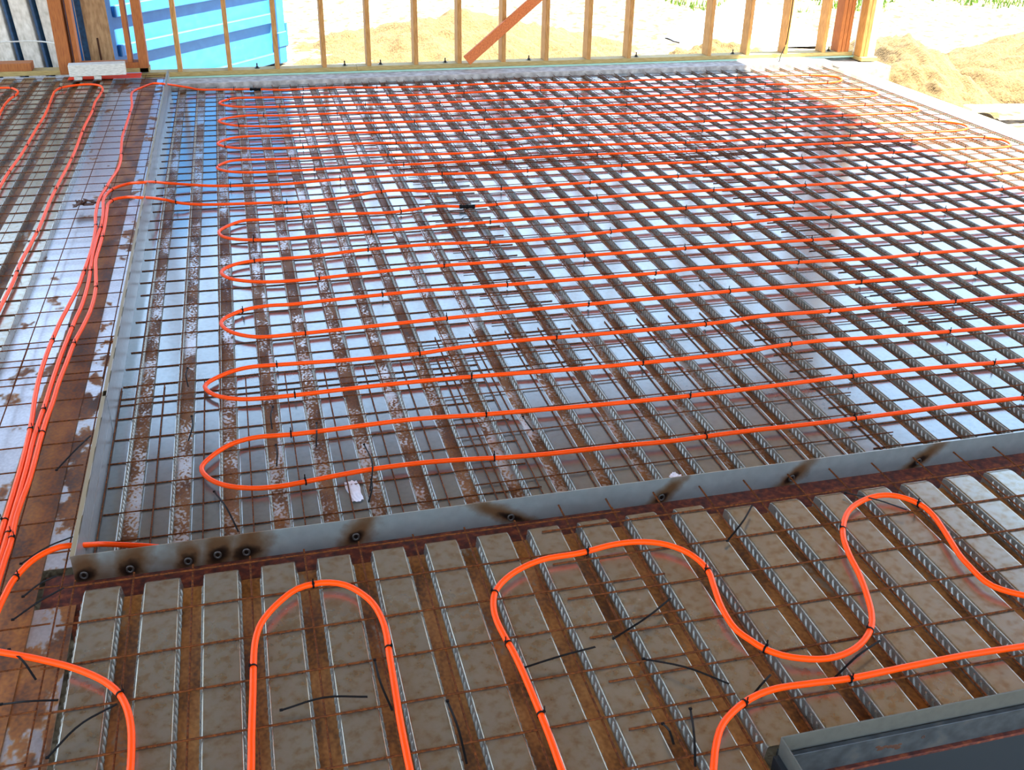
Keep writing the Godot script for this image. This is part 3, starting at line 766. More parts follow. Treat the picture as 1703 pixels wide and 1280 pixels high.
func build_decks() -> void:
	# sunken middle deck
	var f := struct_node("floor", "ribbed galvanised steel deck of the sunken middle floor")
	deck(f, -0.5451, 41, 0.0, func(_x, k): return [-2.452, -9.13 - (0.02 if k % 6 < 3 else 0.0), true], M.galv, M.valley)
	# left deck
	var lf := struct_node("floor", "ribbed galvanised steel deck of the raised left floor")
	deck(lf, -1.0420 - 13 * PITCH, 14, HF, func(_x, k): return [-0.6, -9.22, true] if k < 13 else [-0.6, -9.22, true, true], M.galv_warm, M.valley_near, false)
	# near deck, cut out round the opening
	var nf := struct_node("floor", "ribbed galvanised steel deck of the raised near floor")
	deck(nf, -0.4906, 26, HF, func(x, k): return [-1.425 if x > 0.98 else -0.62, -2.342 if k < 12 else -2.308, true], M.galv_warm, M.valley_near)
	# flat rusty sheet beside the riser plate on the left
	var w := 128
	var h := 2048
	var lo := Vector2(-0.991, -9.2)
	var size := Vector2(0.43, 8.6)
	var tones := [Color(0.26, 0.15, 0.06), Color(0.50, 0.30, 0.11), Color(0.64, 0.42, 0.18)]
	var cov := func(p: Vector2, a: float, b: float, fn: float) -> float:
		var x := lo.x + p.x
		var z := lo.y + p.y
		var near_ := smoothstep(-4.4, -3.2, z)
		var strip := smoothstep(-0.800 - 0.03 * near_, -0.785 - 0.03 * near_, x) * (1.0 - smoothstep(-0.676, -0.660, x))
		if x > -0.668:
			return lerpf(-0.42, -0.06, near_) + a * 1.1 + b * 0.8 + fn * 0.2
		if strip > 0.5:
			return lerpf(0.22, 0.5, near_) + a * 0.3
		return lerpf(-0.55, -0.04, smoothstep(-4.0, -2.4, z)) + a * 0.8 + b * 0.9 + fn * 0.1
	var tex := cover_images(w, h, size, 161, cov, tones, Color(0.72, 0.74, 0.76))
	var fm := cover_mat(tex)
	var fs := Node3D.new()
	fs.name = "flat_sheet"
	lf.add_child(fs, true)
	var st := st_new()
	quad(st, Vector3(lo.x, HF - RIB_DEPTH, lo.y), Vector3(lo.x + 0.325, HF - RIB_DEPTH, lo.y), Vector3(lo.x + 0.325, HF - RIB_DEPTH, lo.y + size.y), Vector3(lo.x, HF - RIB_DEPTH, lo.y + size.y), Vector3.UP, Rect2(0, 0, 0.325 / 0.43, 1))
	quad(st, Vector3(lo.x + 0.325, HF - RIB_DEPTH, lo.y), Vector3(lo.x + 0.325, HF - RIB_DEPTH - 0.002, lo.y), Vector3(lo.x + 0.325, HF - RIB_DEPTH - 0.002, lo.y + size.y), Vector3(lo.x + 0.325, HF - RIB_DEPTH, lo.y + size.y), Vector3.RIGHT, Rect2(0.7, 0, 0.02, 1))
	part("sheet", st.commit(), fm, fs)
	for e in [[0.0, 6.70], [6.87, 8.6]]:
		var s2 := st_new()
		var fy := HF - RIB_DEPTH - 0.003
		quad(s2, Vector3(lo.x + 0.325, fy, lo.y + e[0]), Vector3(lo.x + 0.43, fy, lo.y + e[0]), Vector3(lo.x + 0.43, fy, lo.y + e[1]), Vector3(lo.x + 0.325, fy, lo.y + e[1]), Vector3.UP, Rect2(0.325 / 0.43, e[0] / 8.6, 0.105 / 0.43, (e[1] - e[0]) / 8.6))
		part("flange", s2.commit(), fm, fs)

func build_edges() -> void:
	# riser plate along the left side of the sunken deck, three lapped lengths
	var spans := [[-2.436, -3.40], [-3.36, -6.50], [-6.46, -9.12]]
	var names := ["nearest length of upright galvanised edge plate, beside the pipe bundle", "middle length of upright galvanised edge plate left of the pipe loops", "farthest length of upright galvanised edge plate, ending by the stud wall"]
	for i in 3:
		var o := thing("edge_plate", Vector3(-0.563, 0.0, spans[i][0]))
		tag(o, names[i], "steel plate", "upright edge plates beside the sunken deck")
		var l: float = spans[i][0] - spans[i][1]
		var off := 0.0025 * (i % 2)
		part("web", box_mesh(Vector3(-0.0015 + off, -0.037, -l), Vector3(0.0015 + off, 0.150, 0), 0.0006), M.galv_plate, o)
		part("lip", box_mesh(Vector3(-0.0135 + off, 0.147, -l), Vector3(0.0015 + off, 0.150, 0), 0.0006), M.lip, o)
	# pour stop between sunken deck and near deck, scorched where it is welded
	var ps := thing("pour_stop", Vector3(-0.575, 0, -2.436))
	tag(ps, "long galvanised upright strip with scorched weld spots between the two decks", "steel strip")
	var w := 2048
	var h := 64
	var len_ := 3.3
	var hh := 0.088
	var img := Image.create(w, h, false, Image.FORMAT_RGB8)
	var n := noise(171, 9.0, 5)
	var welds := [[0.025, 0.022, 1.3, 0.1], [0.145, 0.022, 1.5, 0.3], [0.299, 0.022, 1.2, 0.2], [0.380, 0.030, 1.5, 0.2], [0.458, 0.026, 1.6, 0.3], [0.767, 0.028, 1.2, 0.5], [1.231, 0.022, 1.3, -1.6], [1.715, 0.020, 1.0, 0.9], [2.162, 0.026, 1.0, 0.9], [2.626, 0.024, 1.1, 1.1]]
	for j in h:
		for i in w:
			var p := Vector2(i * len_ / w, (1.0 - float(j) / h) * hh)
			var f := n.get_noise_2d(p.x * 2.0, p.y * 2.0)
			var c := Color(0.63, 0.67, 0.66) * (1.0 + 0.06 * f)
			var scorch := 0.0
			var black := 0.0
			for q in welds:
				var d := p - Vector2(q[0], q[1])
				d.x -= d.y * q[3]
				var r := d.length() * (1.0 + 0.5 * f)
				scorch = maxf(scorch, 1.0 - smoothstep(0.004, 0.056 * q[2], Vector2(d.x, d.y * 0.5).length() * (1.0 + 0.3 * f)))
				black = maxf(black, 1.0 - smoothstep(0.010, 0.024 * q[2], r))
			if p.x < 0.5:
				scorch = maxf(scorch, 0.30 + 0.5 * n.get_noise_2d(p.x * 0.5 + 5.0, p.y * 0.6))
			c = c.lerp(Color(0.44, 0.29, 0.16), clampf(scorch, 0.0, 0.85))
			c = c.lerp(Color(0.07, 0.05, 0.045), black * 0.8)
			img.set_pixel(i, j, c)
	var pm := mat(Color.WHITE, 0.33, 0.72)
	pm.albedo_texture = ImageTexture.create_from_image(img)
	var st := st_new()
	quad(st, Vector3(0, 0.150, 0.0015), Vector3(len_, 0.150, 0.0015), Vector3(len_, 0.062, 0.0015), Vector3(0, 0.062, 0.0015), Vector3.BACK)
	quad(st, Vector3(0, 0.150, -0.0015), Vector3(len_, 0.150, -0.0015), Vector3(len_, 0.062, -0.0015), Vector3(0, 0.062, -0.0015), Vector3.FORWARD)
	quad(st, Vector3(0, 0.150, -0.0015), Vector3(len_, 0.150, -0.0015), Vector3(len_, 0.150, 0.0015), Vector3(0, 0.150, 0.0015), Vector3.UP, Rect2(0, 0, 1, 0.02))
	quad(st, Vector3(0, 0.150, -0.0015), Vector3(0, 0.150, 0.0015), Vector3(0, 0.062, 0.0015), Vector3(0, 0.062, -0.0015), Vector3.LEFT, Rect2(0, 0, 0.001, 1))
	part("strip", st.commit(), pm, ps)
	part("strip", box_mesh(Vector3(len_, 0.062, -0.0015), Vector3(6.1, 0.150, 0.0015), 0.0005), M.galv_plate, ps)
	var ring := SurfaceTool.new()
	var tm := TorusMesh.new()
	tm.inner_radius = 0.0065
	tm.outer_radius = 0.0135
	tm.rings = 14
	tm.ring_segments = 7
	ring.append_from(tm, 0, Transform3D(Basis(Vector3.RIGHT, PI / 2), Vector3.ZERO))
	var rm := ring.commit()
	var slag := mat(Color(0.30, 0.28, 0.26), 0.45, 0.7)
	for q in welds:
		part("weld", rm, slag, ps, Transform3D(Basis(Vector3(0, 0, 1), q[3] * 0.5).scaled(Vector3(0.85, 1.0, 0.8)), Vector3(q[0], 0.062 + q[1], 0.003)))
	# red rusty beam under the pour stop
	var b := thing("steel_beam", Vector3(-0.62, 0, -2.40))
	tag(b, "dark red rusty steel beam under the scorched upright strip", "beam")
	part("top_flange", box_mesh(Vector3(-0.035, 0.052, -0.075), Vector3(6.4, 0.0615, 0.11), 0.001), M.rust, b)
	part("web", box_mesh(Vector3(0.02, -0.22, 0.012), Vector3(6.4, 0.052, 0.022), 0.0), M.rust, b)
	# closing face of the sunken deck below the pour stop
	# box round the stair opening at the lower right
	var o := thing("opening_edge", Vector3(1.007, 0, -1.41))
	tag(o, "dull steel edging and grey beam round the opening at the lower right", "steel edging")
	part("strip", box_mesh(Vector3(0, 0.055, -0.0015), Vector3(3.2, 0.150, 0.0015), 0.0005), M.galv_dull, o)
	part("return_strip", box_mesh(Vector3(-0.0015, 0.055, 0.0), Vector3(0.0015, 0.150, 1.4), 0.0005), M.galv_dull, o)
	var ob := Node3D.new()
	ob.name = "beam"
	o.add_child(ob, true)
	ob.position = Vector3(0.005, 0, 0.005)
	part("top_flange", box_mesh(Vector3(0.0, 0.092, 0.0), Vector3(3.2, 0.104, 0.012), 0.001), M.grey_steel, ob)
	part("web", box_mesh(Vector3(0.0, 0.030, -0.02), Vector3(3.2, 0.098, 0.008), 0.001), M.grey_steel, ob)
	part("ledge", box_mesh(Vector3(0.0, 0.022, -0.02), Vector3(3.2, 0.030, 0.018), 0.001), M.rust, ob)
	part("lower_face", box_mesh(Vector3(0.0, -0.5, -0.03), Vector3(3.2, 0.022, 0.0), 0.0), M.steel_blue, ob)
	part("side_face", box_mesh(Vector3(-0.02, -0.5, 0.0), Vector3(0.0, 0.10, 1.5), 0.0), M.steel_blue, ob)
	var patches := [[0.243, 0.070, 0.007], [0.252, 0.063, 0.010], [0.262, 0.066, 0.008], [0.275, 0.063, 0.009], [0.288, 0.061, 0.010], [0.297, 0.054, 0.009], [0.301, 0.064, 0.006], [0.246, 0.060, 0.005]]
	for q in patches:
		var bm := SphereMesh.new()
		bm.radius = q[2]
		bm.height = q[2] * 2
		bm.radial_segments = 10
		bm.rings = 5
		part("rust_blister", bm, M.leaf, ob, Transform3D(Basis.from_scale(Vector3(1.0, 0.6, 0.06)), Vector3(q[0], q[1], 0.008)))
	part("bolt_hole", rm, M.leaf, ob, Transform3D(Basis.from_scale(Vector3(0.35, 0.35, 0.3)), Vector3(0.36, 0.073, 0.008)))

func lumber(parent: Node3D, called: String, lo: Vector3, hi: Vector3, m: Material, bev := 0.003) -> MeshInstance3D:
	var c := (lo + hi) * 0.5
	return part(called, box_mesh(lo - c, hi - c, bev), m, parent, Transform3D(Basis.IDENTITY, c))

func build_back_wall() -> void:
	# curb
	var cu := struct_node("trim_1", "low grey concrete curb under the stud wall")
	lumber(cu, "curb", Vector3(-0.60, -0.5, -9.55), Vector3(5.62, 0.037, -9.13), M.concrete, 0.004)
	lumber(cu, "curb", Vector3(-3.6, -0.5, -9.55), Vector3(-0.605, 0.049, -9.235), M.concrete, 0.004)
	lumber(cu, "curb_end", Vector3(5.62, -0.5, -9.50), Vector3(6.16, 0.012, -8.98), M.concrete, 0.004)
	var fo := struct_node("trim_2", "pale green foam seal under the sill plate")
	lumber(fo, "foam", Vector3(-0.60, 0.037, -9.51), Vector3(6.12, 0.050, -9.345), M.foam, 0.002)
	# stud wall
	var w := struct_node("wall_back", "open timber stud wall with a brace and anchor bolts")
	lumber(w, "sill_plate", Vector3(-0.80, 0.050, -9.50), Vector3(1.02, 0.088, -9.36), M.sill)
	lumber(w, "sill_plate", Vector3(1.022, 0.050, -9.50), Vector3(5.95, 0.088, -9.36), M.sill)
	lumber(w, "sill_plate", Vector3(5.96, 0.020, -9.50), Vector3(6.14, 0.058, -9.20), M.sill)
	var xs := [-0.484, -0.070, 0.333, 0.738, 1.131, 1.554, 1.951, 2.363, 2.771, 3.182, 3.583, 4.401, 4.807, 5.213, 5.628]
	for x in xs:
		lumber(w, "stud", Vector3(x - 0.019, 0.088, -9.50), Vector3(x + 0.019, 3.62, -9.36), M.stud)
	for x in [5.80, 5.842, 5.884]:
		lumber(w, "stud", Vector3(x - 0.019, 0.088, -9.50), Vector3(x + 0.019, 3.62, -9.36), M.brown_wood)
	for x in [5.985, 6.025]:
		lumber(w, "stud", Vector3(x - 0.019, 0.058, -9.36), Vector3(x + 0.019, 3.62, -9.24), M.stud)
	lumber(w, "stud", Vector3(6.045, 0.058, -9.50), Vector3(6.12, 3.62, -9.24), M.white_wood)
	# diagonal brace on the inside face
	var a := Vector3(1.99, 0.085, -9.335)
	var d := Vector3(0.661, 0.539, 0).normalized()
	var brace := part("brace", box_mesh(Vector3(0, -0.045, -0.019), Vector3(3.6, 0.045, 0.019), 0.003), M.brace, w, Transform3D(Basis(d, Vector3(-d.y, d.x, 0), Vector3.BACK), a + Vector3(0.02, 0.03, 0)))
	brace.set_meta("label", "orange-brown diagonal brace board")
	# anchor bolts
	var bst := st_new()
	var nut := CylinderMesh.new()
	nut.top_radius = 0.013
	nut.bottom_radius = 0.013
	nut.height = 0.012
	nut.radial_segments = 6
	nut.rings = 1
	var rod := CylinderMesh.new()
	rod.top_radius = 0.006
	rod.bottom_radius = 0.006
	rod.height = 0.04
	rod.radial_segments = 8
	rod.rings = 1
	var wash := CylinderMesh.new()
	wash.top_radius = 0.024
	wash.bottom_radius = 0.024
	wash.height = 0.003
	wash.radial_segments = 12
	wash.rings = 1
	bst.append_from(wash, 0, Transform3D(Basis.IDENTITY, Vector3(0, 0.0015, 0)))
	bst.append_from(nut, 0, Transform3D(Basis.IDENTITY, Vector3(0, 0.009, 0)))
	bst.append_from(rod, 0, Transform3D(Basis.IDENTITY, Vector3(0, 0.022, 0)))
	var bm := bst.commit()
	for x in [0.16, 0.92, 1.24, 1.83, 2.62, 3.68, 4.68, 5.72]:
		part("anchor_bolt", bm, M.bolt, w, Transform3D(Basis.IDENTITY, Vector3(x, 0.088, -9.43)))
	# the part of the wall left of the edge plate stands on the raised deck
	lumber(w, "sill_plate", Vector3(-3.6, 0.112, -9.40), Vector3(-1.42, 0.150, -9.26), M.sill)
	lumber(w, "sill_plate", Vector3(-3.6, 0.150, -9.40), Vector3(-1.635, 0.212, -9.26), M.brown_wood)
	lumber(w, "sill_plate", Vector3(-1.26, 0.112, -9.40), Vector3(-0.72, 0.150, -9.26), M.sill)
	lumber(w, "sill_plate", Vector3(-1.26, 0.150, -9.40), Vector3(-0.80, 0.196, -9.26), M.brown_wood)
	lumber(w, "stud", Vector3(-1.425, 0.112, -9.42), Vector3(-1.325, 3.62, -9.26), M.brown_wood)
	lumber(w, "stud", Vector3(-1.300, 0.112, -9.42), Vector3(-1.262, 3.62, -9.28), M.brown_wood)
	lumber(w, "stud", Vector3(-0.885, 0.196, -9.40), Vector3(-0.847, 3.62, -9.26), M.brown_wood)
	lumber(w, "stud", Vector3(-0.800, 0.112, -9.40), Vector3(-0.728, 3.62, -9.26), M.brown_wood)
	lumber(w, "stud", Vector3(-2.35, 0.212, -9.40), Vector3(-2.31, 3.62, -9.26), M.brown_wood)
	# cable hanging down a stud on the right
	var cp := smooth_path([Vector3(5.205, 1.2, -9.33), Vector3(5.20, 0.7, -9.335), Vector3(5.20, 0.35, -9.34), Vector3(5.185, 0.17, -9.335), Vector3(5.13, 0.08, -9.30), Vector3(5.08, 0.043, -9.22)], 0.03)
	tag(part("cable", sweep(cp, 0.005, 8), M.tie, self), "thin dark cable hanging down a stud onto the curb", "cable")

func build_outdoors() -> void:
	# blue dumpster, turned away to the right
	var ang := deg_to_rad(51.0)
	var d := Vector3(cos(ang), 0, -sin(ang))
	var n := Vector3(sin(ang), 0, cos(ang))
	var root := thing("dumpster", Vector3(0.476, -0.30, -11.78))
	root.transform.basis = Basis(d, Vector3.UP, n)
	tag(root, "sky blue ribbed steel dumpster with a pale end wall, behind the studs", "dumpster")
	part("body", box_mesh(Vector3(-2.53, 0.0, -2.7), Vector3(0.0, 2.1, -0.0), 0.01), M.blue, root)
	part("bottom_rail", box_mesh(Vector3(-2.40, 0.02, 0.0), Vector3(-0.14, 0.123, 0.05), 0.006), M.blue, root)
	for y in [0.44, 0.77, 1.10, 1.43]:
		part("rib", box_mesh(Vector3(-2.38, y - 0.012, 0.0), Vector3(-0.14, y + 0.09, 0.048), 0.008), M.blue, root)
	part("corner_post", box_mesh(Vector3(-0.12, -0.0, 0.0), Vector3(0.02, 2.1, 0.06), 0.01), M.blue, root)
	part("corner_post", box_mesh(Vector3(-2.53, 0.0, 0.0), Vector3(-2.40, 2.1, 0.03), 0.01), M.blue, root)
	part("post_sleeve", box_mesh(Vector3(-0.125, 0.17, 0.0), Vector3(0.03, 0.33, 0.068), 0.01), M.blue, root)
	part("hinge", box_mesh(Vector3(0.03, 0.16, 0.0), Vector3(0.085, 0.42, 0.05), 0.02), M.blue, root)
	# pale end of the dumpster with dark upright channels, flaring out towards its top
	var side := Node3D.new()
	side.name = "end_wall"
	root.add_child(side, true)
	side.position = Vector3(-2.56, 0, 0)
	side.transform.basis = Basis(Vector3(0, 0, -1), (Vector3.UP + Vector3(-0.10, 0, 0)).normalized(), Vector3(-1, 0, 0))
	for k in 7:
		var x := 0.30 + k * 0.335
		part("panel", box_mesh(Vector3(x, 0.03, 0.0), Vector3(x + 0.225, 2.1, 0.055), 0.006), M.cream, side)
		part("channel", box_mesh(Vector3(x + 0.226, 0.03, -0.02), Vector3(x + 0.334, 2.1, 0.012), 0.004), M.navy, side)
		part("channel", box_mesh(Vector3(x + 0.240, 0.03, 0.0), Vector3(x + 0.275, 2.1, 0.08), 0.004), M.navy, side)
	var cab := smooth_path([Vector3(-2.6, 0.30, -9.62), Vector3(-2.0, 0.32, -9.62), Vector3(-1.6, 0.335, -9.55), Vector3(-1.42, 0.33, -9.43)], 0.05)
	tag(part("cable", sweep(cab, 0.006, 8), M.white_wood, self), "thin white cable stretched past the pale container side", "cable")
	var ply := thing("plywood_sheet", Vector3(-1.27, -0.30, -9.70))
	ply.rotation = Vector3(-0.03, 0.16, 0.02)
	tag(ply, "beige plywood sheet leaning between container and blue dumpster", "plywood")
	part("sheet", box_mesh(Vector3(0.0, 0.0, -0.009), Vector3(0.25, 1.9, 0.009), 0.001), M.plywood, ply)
	part("dark_strip", box_mesh(Vector3(0.005, 0.1, 0.009), Vector3(0.055, 1.0, 0.03), 0.002), M.navy, ply)  # narrow dark upright strips on the sheet face
	part("dark_strip", box_mesh(Vector3(0.13, 0.1, 0.009), Vector3(0.145, 0.62, 0.02), 0.001), M.leaf, ply)
	# sand piles
	heap("sand_pile", "wide tan sand pile behind the diagonal brace", Vector3(2.62, -0.28, -12.2), 2.3, 1.5, 0.50, 301, 0.1, M.damp_sand)
	heap("sand_pile", "low tan sand ridge behind the right-hand studs", Vector3(5.35, -0.30, -11.2), 1.1, 0.55, 0.26, 302, 0.0, M.damp_sand)
	heap("sand_pile", "tan sand bank sloping down beside the white corner post", Vector3(6.85, -0.34, -9.75), 0.70, 2.2, 0.55, 303, 0.25, M.damp_sand, 0.8)
	heap("sand_pile", "large tan sand pile at the right edge of the picture", Vector3(8.35, -0.34, -9.35), 1.75, 1.45, 0.66, 304, 0.0, M.damp_sand, 0.75)
	# white sheeting
	var bag := noise(311, 1.4, 4)
	var st := st_new()
	st.set_smooth_group(0)
	var gx := 40
	var gz := 26
	var hf := func(i: int, j: int) -> Vector3:
		var u := 2.0 * i / gx - 1.0
		var v := 2.0 * j / gz - 1.0
		var r := sqrt(u * u + v * v)
		var y := 0.42 * pow(clampf(1.0 - r, 0.0, 1.0), 0.55) + 0.16 * absf(bag.get_noise_2d(u * 2.2, v * 2.2)) * smoothstep(1.0, 0.7, r) - 0.02
		return Vector3(u * 0.95 + 0.05 * bag.get_noise_2d(v * 3.0, 4.0), y, v * 0.7)
	for i in gx:
		for j in gz:
			var q := [hf.call(i, j), hf.call(i + 1, j), hf.call(i + 1, j + 1), hf.call(i, j + 1)]
			for o in [[0, 1, 2], [0, 2, 3]]:
				st.add_vertex(q[o[0]])
				st.add_vertex(q[o[1]])
				st.add_vertex(q[o[2]])
	st.index()
	st.generate_normals()
	tag(part("plastic_sheeting", st.commit(), M.plastic, self, Transform3D(Basis.IDENTITY, Vector3(6.25, -0.26, -12.4))), "crumpled white plastic sheeting heaped on the sand behind the studs", "sheeting")
	# plank on the sand at the right edge
	var pl := part("plank", box_mesh(Vector3(-1.2, -0.02, -0.075), Vector3(1.2, 0.02, 0.075), 0.003), M.white_wood, self, Transform3D(Basis(Vector3.UP, -0.10), Vector3(7.5, -0.17, -7.82)))
	tag(pl, "pale plank lying on the sand at the right edge", "plank")
	# form board on the right edge of the sunken deck
	tag(part("form_board", box_mesh(Vector3(5.60, -0.26, -9.0), Vector3(5.75, 0.004, 0.5), 0.004), M.white_wood, self), "pale form board along the right edge of the sunken deck", "board")
	# grass at the far right
	var gst := st_new()
	var gr := RandomNumberGenerator.new()
	gr.seed = 77
	var gn := noise(201, 0.8, 5)
	for k in 5200:
		var x := gr.randf_range(6.5, 13.5)
		var z := gr.randf_range(-17.2, -14.3)
		if gn.get_noise_2d(x * 0.35 + 11.0, z * 0.35) < 0.02:
			continue
		var y := ground_height(x, z, gn)
		var hgt := gr.randf_range(0.05, 0.14)
		var dx := gr.randf_range(-0.05, 0.05)
		var a := gr.randf() * TAU
		var wv := Vector3(cos(a), 0, sin(a)) * 0.012
		tri(gst, Vector3(x, y - 0.01, z) - wv, Vector3(x, y - 0.01, z) + wv, Vector3(x + dx, y + hgt, z), Vector3(-sin(a), 0.2, cos(a)))
	var go := part("grass", gst.commit(), M.grass, self)
	tag(go, "sparse green grass growing on the sand far behind", "grass")
	go.set_meta("kind", "stuff")

func build_mesh_sheets() -> void:
	var y := 0.0
	# sunken deck: near, middle and far rows of sheets
	mesh_sheet("wire mesh sheet in the near left corner of the sunken deck", -0.540, 0.82, -0.553, -2.52, -3.66, -2.535, y, true)
	mesh_sheet("wire mesh sheet in the near middle of the sunken deck, behind the scorched strip", 0.62, 2.18, 0.700, -2.50, -3.86, -2.588, y + 0.004, false, 0.002)
	mesh_sheet("wire mesh sheet in the near right of the sunken deck, behind the scorched strip", 2.05, 5.46, 2.09, -2.50, -3.80, -2.66, y, false)
	mesh_sheet("wire mesh sheet left of centre of the sunken deck, right of the edge plate", -0.540, 1.30, -0.497, -3.45, -6.31, -3.552, y, true)
	mesh_sheet("wire mesh sheet in the centre of the sunken deck", 0.98, 3.05, 1.03, -3.60, -6.46, -3.66, y + 0.004, false, -0.003)
	mesh_sheet("wire mesh sheet right of centre of the sunken deck, running to its right edge", 2.82, 5.46, 2.88, -3.50, -6.40, -3.60, y, false)
	mesh_sheet("wire mesh sheet at the far left of the sunken deck, under the farthest pipe loops", -0.540, 2.42, -0.50, -6.30, -9.08, -6.423, y, true)
	mesh_sheet("wire mesh sheet at the far middle of the sunken deck, before the concrete curb", 0.90, 3.32, 0.945, -6.20, -9.08, -6.29, y + 0.004, true, 0.003)
	mesh_sheet("wire mesh sheet at the far right of the sunken deck, partly in sunlight", 3.16, 5.50, 3.20, -6.25, -9.08, -6.38, y, true)
	# left deck
	var yl := HF
	mesh_sheet("wire mesh sheet on the far part of the left deck, under the narrow pipe loop", -2.725, -0.594, -0.598 - 14 * PITCH, -3.60, -9.16, -3.639, yl, false)
	mesh_sheet("wire mesh sheet on the near part of the left deck, under three pipes", -2.725, -0.596, -0.596 - 14 * PITCH, -0.9, -3.92, -0.996, yl, false)
	# near deck
	mesh_sheet("wire mesh sheet on the left half of the near deck, under the arched pipe", -0.585, 0.98, -0.566, -0.75, -2.352, -0.8282, yl, false, 0.0, 0.0028)
	mesh_sheet("wire mesh sheet on the right half of the near deck, under the wavy pipe", 0.719, 3.45, 0.8035, -1.46, -2.40, -1.544, yl, false, 0.0, 0.0028)

func build_pipes() -> void:
	pipe("long orange pipe laid in the farthest five loops of the sunken deck", PIPE_FAR, 0.62, [], [Vector2(0.118, -8.905)])
	pipe("long orange pipe laid in the nearer loops of the sunken deck", PIPE_NEAR, 0.66, [], [Vector2(1.203, -5.534)])
	pipe("short orange pipe bend at the left edge of the picture on the left deck", PIPE_LOOP_EDGE, 0.35, [], [])
	pipe("orange pipe in one long narrow loop on the left deck", PIPE_LOOP_LEFT, 0.62, [], [])
	pipe("orange pipe curving through the lower left corner of the near deck", PIPE_CORNER, 0.0, [Vector2(-0.413, -1.893)], [])
	pipe("orange pipe in a single tall arch on the near deck", PIPE_ARCH, 0.0, [Vector2(-0.111, -1.923), Vector2(0.05, -2.197), Vector2(0.212, -1.914)], [])
	pipe("orange pipe winding in a wave across the near deck", PIPE_WAVE, 0.0, [Vector2(0.515, -2.058), Vector2(0.496, -1.856), Vector2(0.514, -1.61), Vector2(0.799, -2.168), Vector2(1.104, -2.014), Vector2(1.107, -1.701), Vector2(1.41, -1.695), Vector2(1.566, -2.101), Vector2(1.866, -2.16)], [])
	pipe("orange pipe bending round the corner of the opening in the near deck", PIPE_OPENING, 0.0, [Vector2(0.989, -1.546), Vector2(1.261, -1.554)], [])

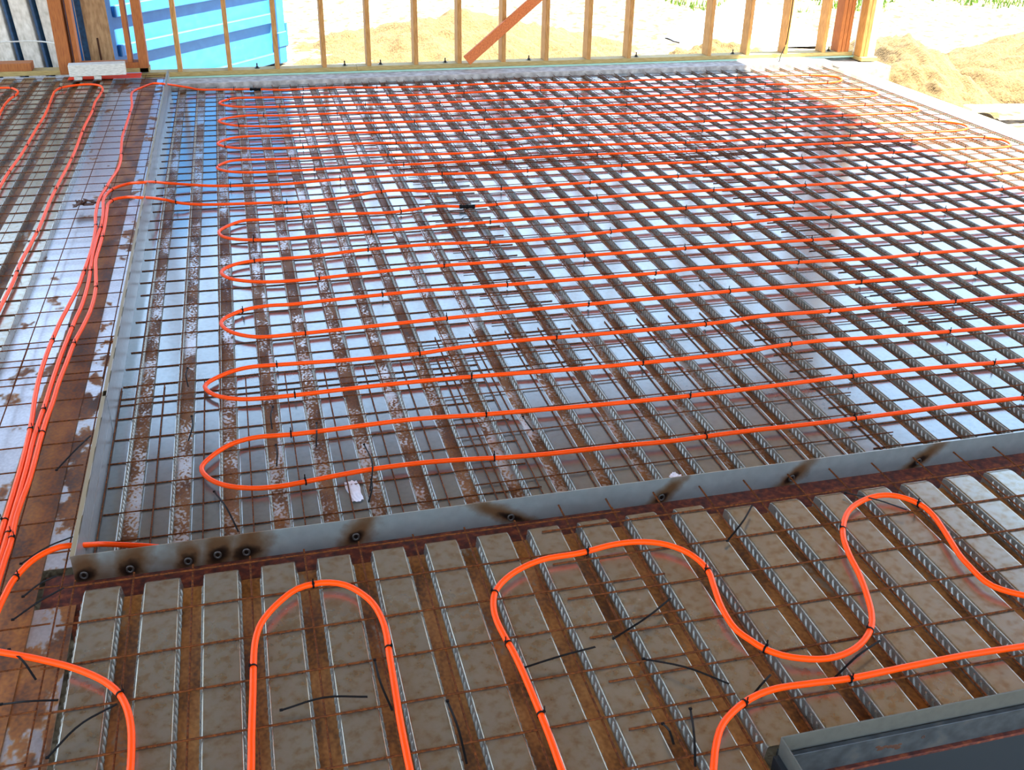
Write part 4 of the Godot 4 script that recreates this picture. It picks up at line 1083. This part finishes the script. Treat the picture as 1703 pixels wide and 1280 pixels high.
func build_details() -> void:
	# loose black ties; one strip stands in for a dark gap between deck sheets
	var where := ["across the ribs at the lower left", "lying flat across two ribs inside the pipe arch", "along a valley beside the right leg of the pipe arch", "standing in for a black sheet lap gap beside the arch", "pointing right from the left bend of the wavy pipe", "slanting inside the first hump of the wavy pipe", "slanting down to the right below the wavy pipe", "pointing at the viewer left of the opening", "slanting between the wavy pipe and the straight pipe", "sticking up from the pipe by the opening", "by the rib ends between two humps", "under the second hump of the wavy pipe", "beside the pipe stub at the corner of the strip", "upper of two on the rusty sheet by the beam end", "lower of two on the rusty sheet by the beam end", "on the rusty sheet right of the pipe bundle", "under the nearest pipe loop of the sunken deck", "short and bent left of the opening", "at the left edge above the corner pipe", "at the left edge below the corner pipe", "in a valley left of the third-nearest pipe loop", "in a valley inside the third-nearest pipe loop", "in a valley inside the nearest loop, far side", "in a valley right of the nearest loop's ties", "longest in the valleys of the nearest loop", "in the valley left of the nearest loop", "under the lowest pipe run near the strip", "in a valley between the two nearest pipe runs", "beside the black coupling of the nearer pipe", "among the far pipe runs left of centre", "between pipe runs right of centre", "along a cross wire at the right"]
	for i in LOOSE_TIES.size():
		var q: Array = LOOSE_TIES[i]
		var y0 := (HF if q[4] == 1 else 0.0) + 0.012
		var a := Vector3(q[0], y0, q[1])
		var b := Vector3(q[2], y0 + 0.012, q[3])
		var side := (b - a).cross(Vector3.UP).normalized()
		var m := (a + b) * 0.5 + side * rng.randf_range(-0.06, 0.06) * a.distance_to(b) + Vector3(0, 0.010, 0)
		var path := smooth_path([a, m, b], 0.02)
		var st := st_new()
		for k in path.size() - 1:
			var w0 := side * 0.0026
			var up := Vector3(0, 0.0016, 0)
			quad(st, path[k] - w0 + up, path[k + 1] - w0 + up, path[k + 1] + w0 + up, path[k] + w0 + up, Vector3.UP)
			quad(st, path[k] - w0, path[k + 1] - w0, path[k + 1] + w0, path[k] + w0, Vector3.DOWN)
			quad(st, path[k] - w0, path[k + 1] - w0, path[k + 1] - w0 + up, path[k] - w0 + up, -side)
			quad(st, path[k] + w0, path[k + 1] + w0, path[k + 1] + w0 + up, path[k] + w0 + up, side)
		var o := thing("loose_tie")
		tag(o, "loose black cable tie strip " + where[i], "cable tie", "loose black cable ties")
		part("strap", st.commit(), M.tie, o)
		part("lock", box_mesh(Vector3(-0.004, -0.001, -0.003), Vector3(0.004, 0.004, 0.003), 0.0008), M.tie, o, Transform3D(Basis.IDENTITY, path[0]))
	# white timber block on two feet near the back left
	var bl := thing("timber_block", Vector3(-1.10, HF + 0.009, -9.02))
	bl.rotation.y = 0.06
	tag(bl, "pale grey timber block on two short feet near the back left wall", "timber")
	part("beam", box_mesh(Vector3(-0.215, 0.035, -0.05), Vector3(0.215, 0.125, 0.06), 0.004), M.white_wood, bl)
	part("foot", box_mesh(Vector3(-0.185, 0.004, -0.04), Vector3(-0.125, 0.035, 0.04), 0.002), M.white_wood, bl)
	part("foot", box_mesh(Vector3(-0.035, 0.004, -0.04), Vector3(0.02, 0.035, 0.04), 0.002), M.white_wood, bl)
	var tp := thing("orange_piece", Vector3(-1.0, HF, -9.12))  # thin flat red-orange piece under the block
	tag(tp, "flat red-orange piece under the pale timber block", "plastic")
	part("sheet", box_mesh(Vector3(-0.34, 0.008, -0.09), Vector3(0.22, 0.012, 0.10), 0.001), M.red_orange, tp)
	# leaf litter on the left flat sheet
	var dst := st_new()
	var dn := RandomNumberGenerator.new()
	dn.seed = 5
	for k in 9:
		var c := Vector3(dn.randf_range(-0.05, 0.05), 0.004 + dn.randf() * 0.006, dn.randf_range(-0.025, 0.025))
		box(dst, Vector3(-0.02, -0.002, -0.010), Vector3(0.02, 0.002, 0.010), Transform3D(Basis.from_euler(Vector3(dn.randf_range(-0.4, 0.4), dn.randf() * 3.0, dn.randf_range(-0.3, 0.3))), c), 0.001)
	tag(part("leaf_litter", dst.commit(), M.leaf, self, Transform3D(Basis.from_scale(Vector3(1.3, 1.6, 1.5)), Vector3(-0.862, HF + 0.006, -5.69))), "small clump of dark leaf litter caught on the left mesh", "litter")
	# scraps of thin plastic caught under the wires
	for q in [[0.225, -2.80, 0.022, 0.06, 0.1, "torn scrap of pale plastic film under the lowest pipe run"], [1.285, -2.65, 0.018, 0.018, 0.8, "small pale plastic scrap close behind the scorched strip"]]:
		var ps := st_new()
		var pn := noise(401, 9.0, 3)
		for i in 6:
			for j in 8:
				var c := []
				for d in [[0, 0], [1, 0], [1, 1], [0, 1]]:
					var u: float = (i + d[0]) / 6.0 - 0.5
					var v: float = (j + d[1]) / 8.0 - 0.5
					c.append(Vector3(u * q[2] * 2.0 * (1.0 + 0.4 * pn.get_noise_2d(v, 3.0)), 0.0015 + 0.008 * absf(pn.get_noise_2d(u * 0.5, v * 0.5)), v * q[3] * 2.0 * (1.0 + 0.3 * pn.get_noise_2d(u, 7.0))))
				quad(ps, c[0], c[1], c[2], c[3], Vector3.UP)
		tag(part("plastic_scrap", ps.commit(), M.plastic, self, Transform3D(Basis(Vector3.UP, q[4]), Vector3(q[0], 0.0, q[1]))), q[5], "plastic")
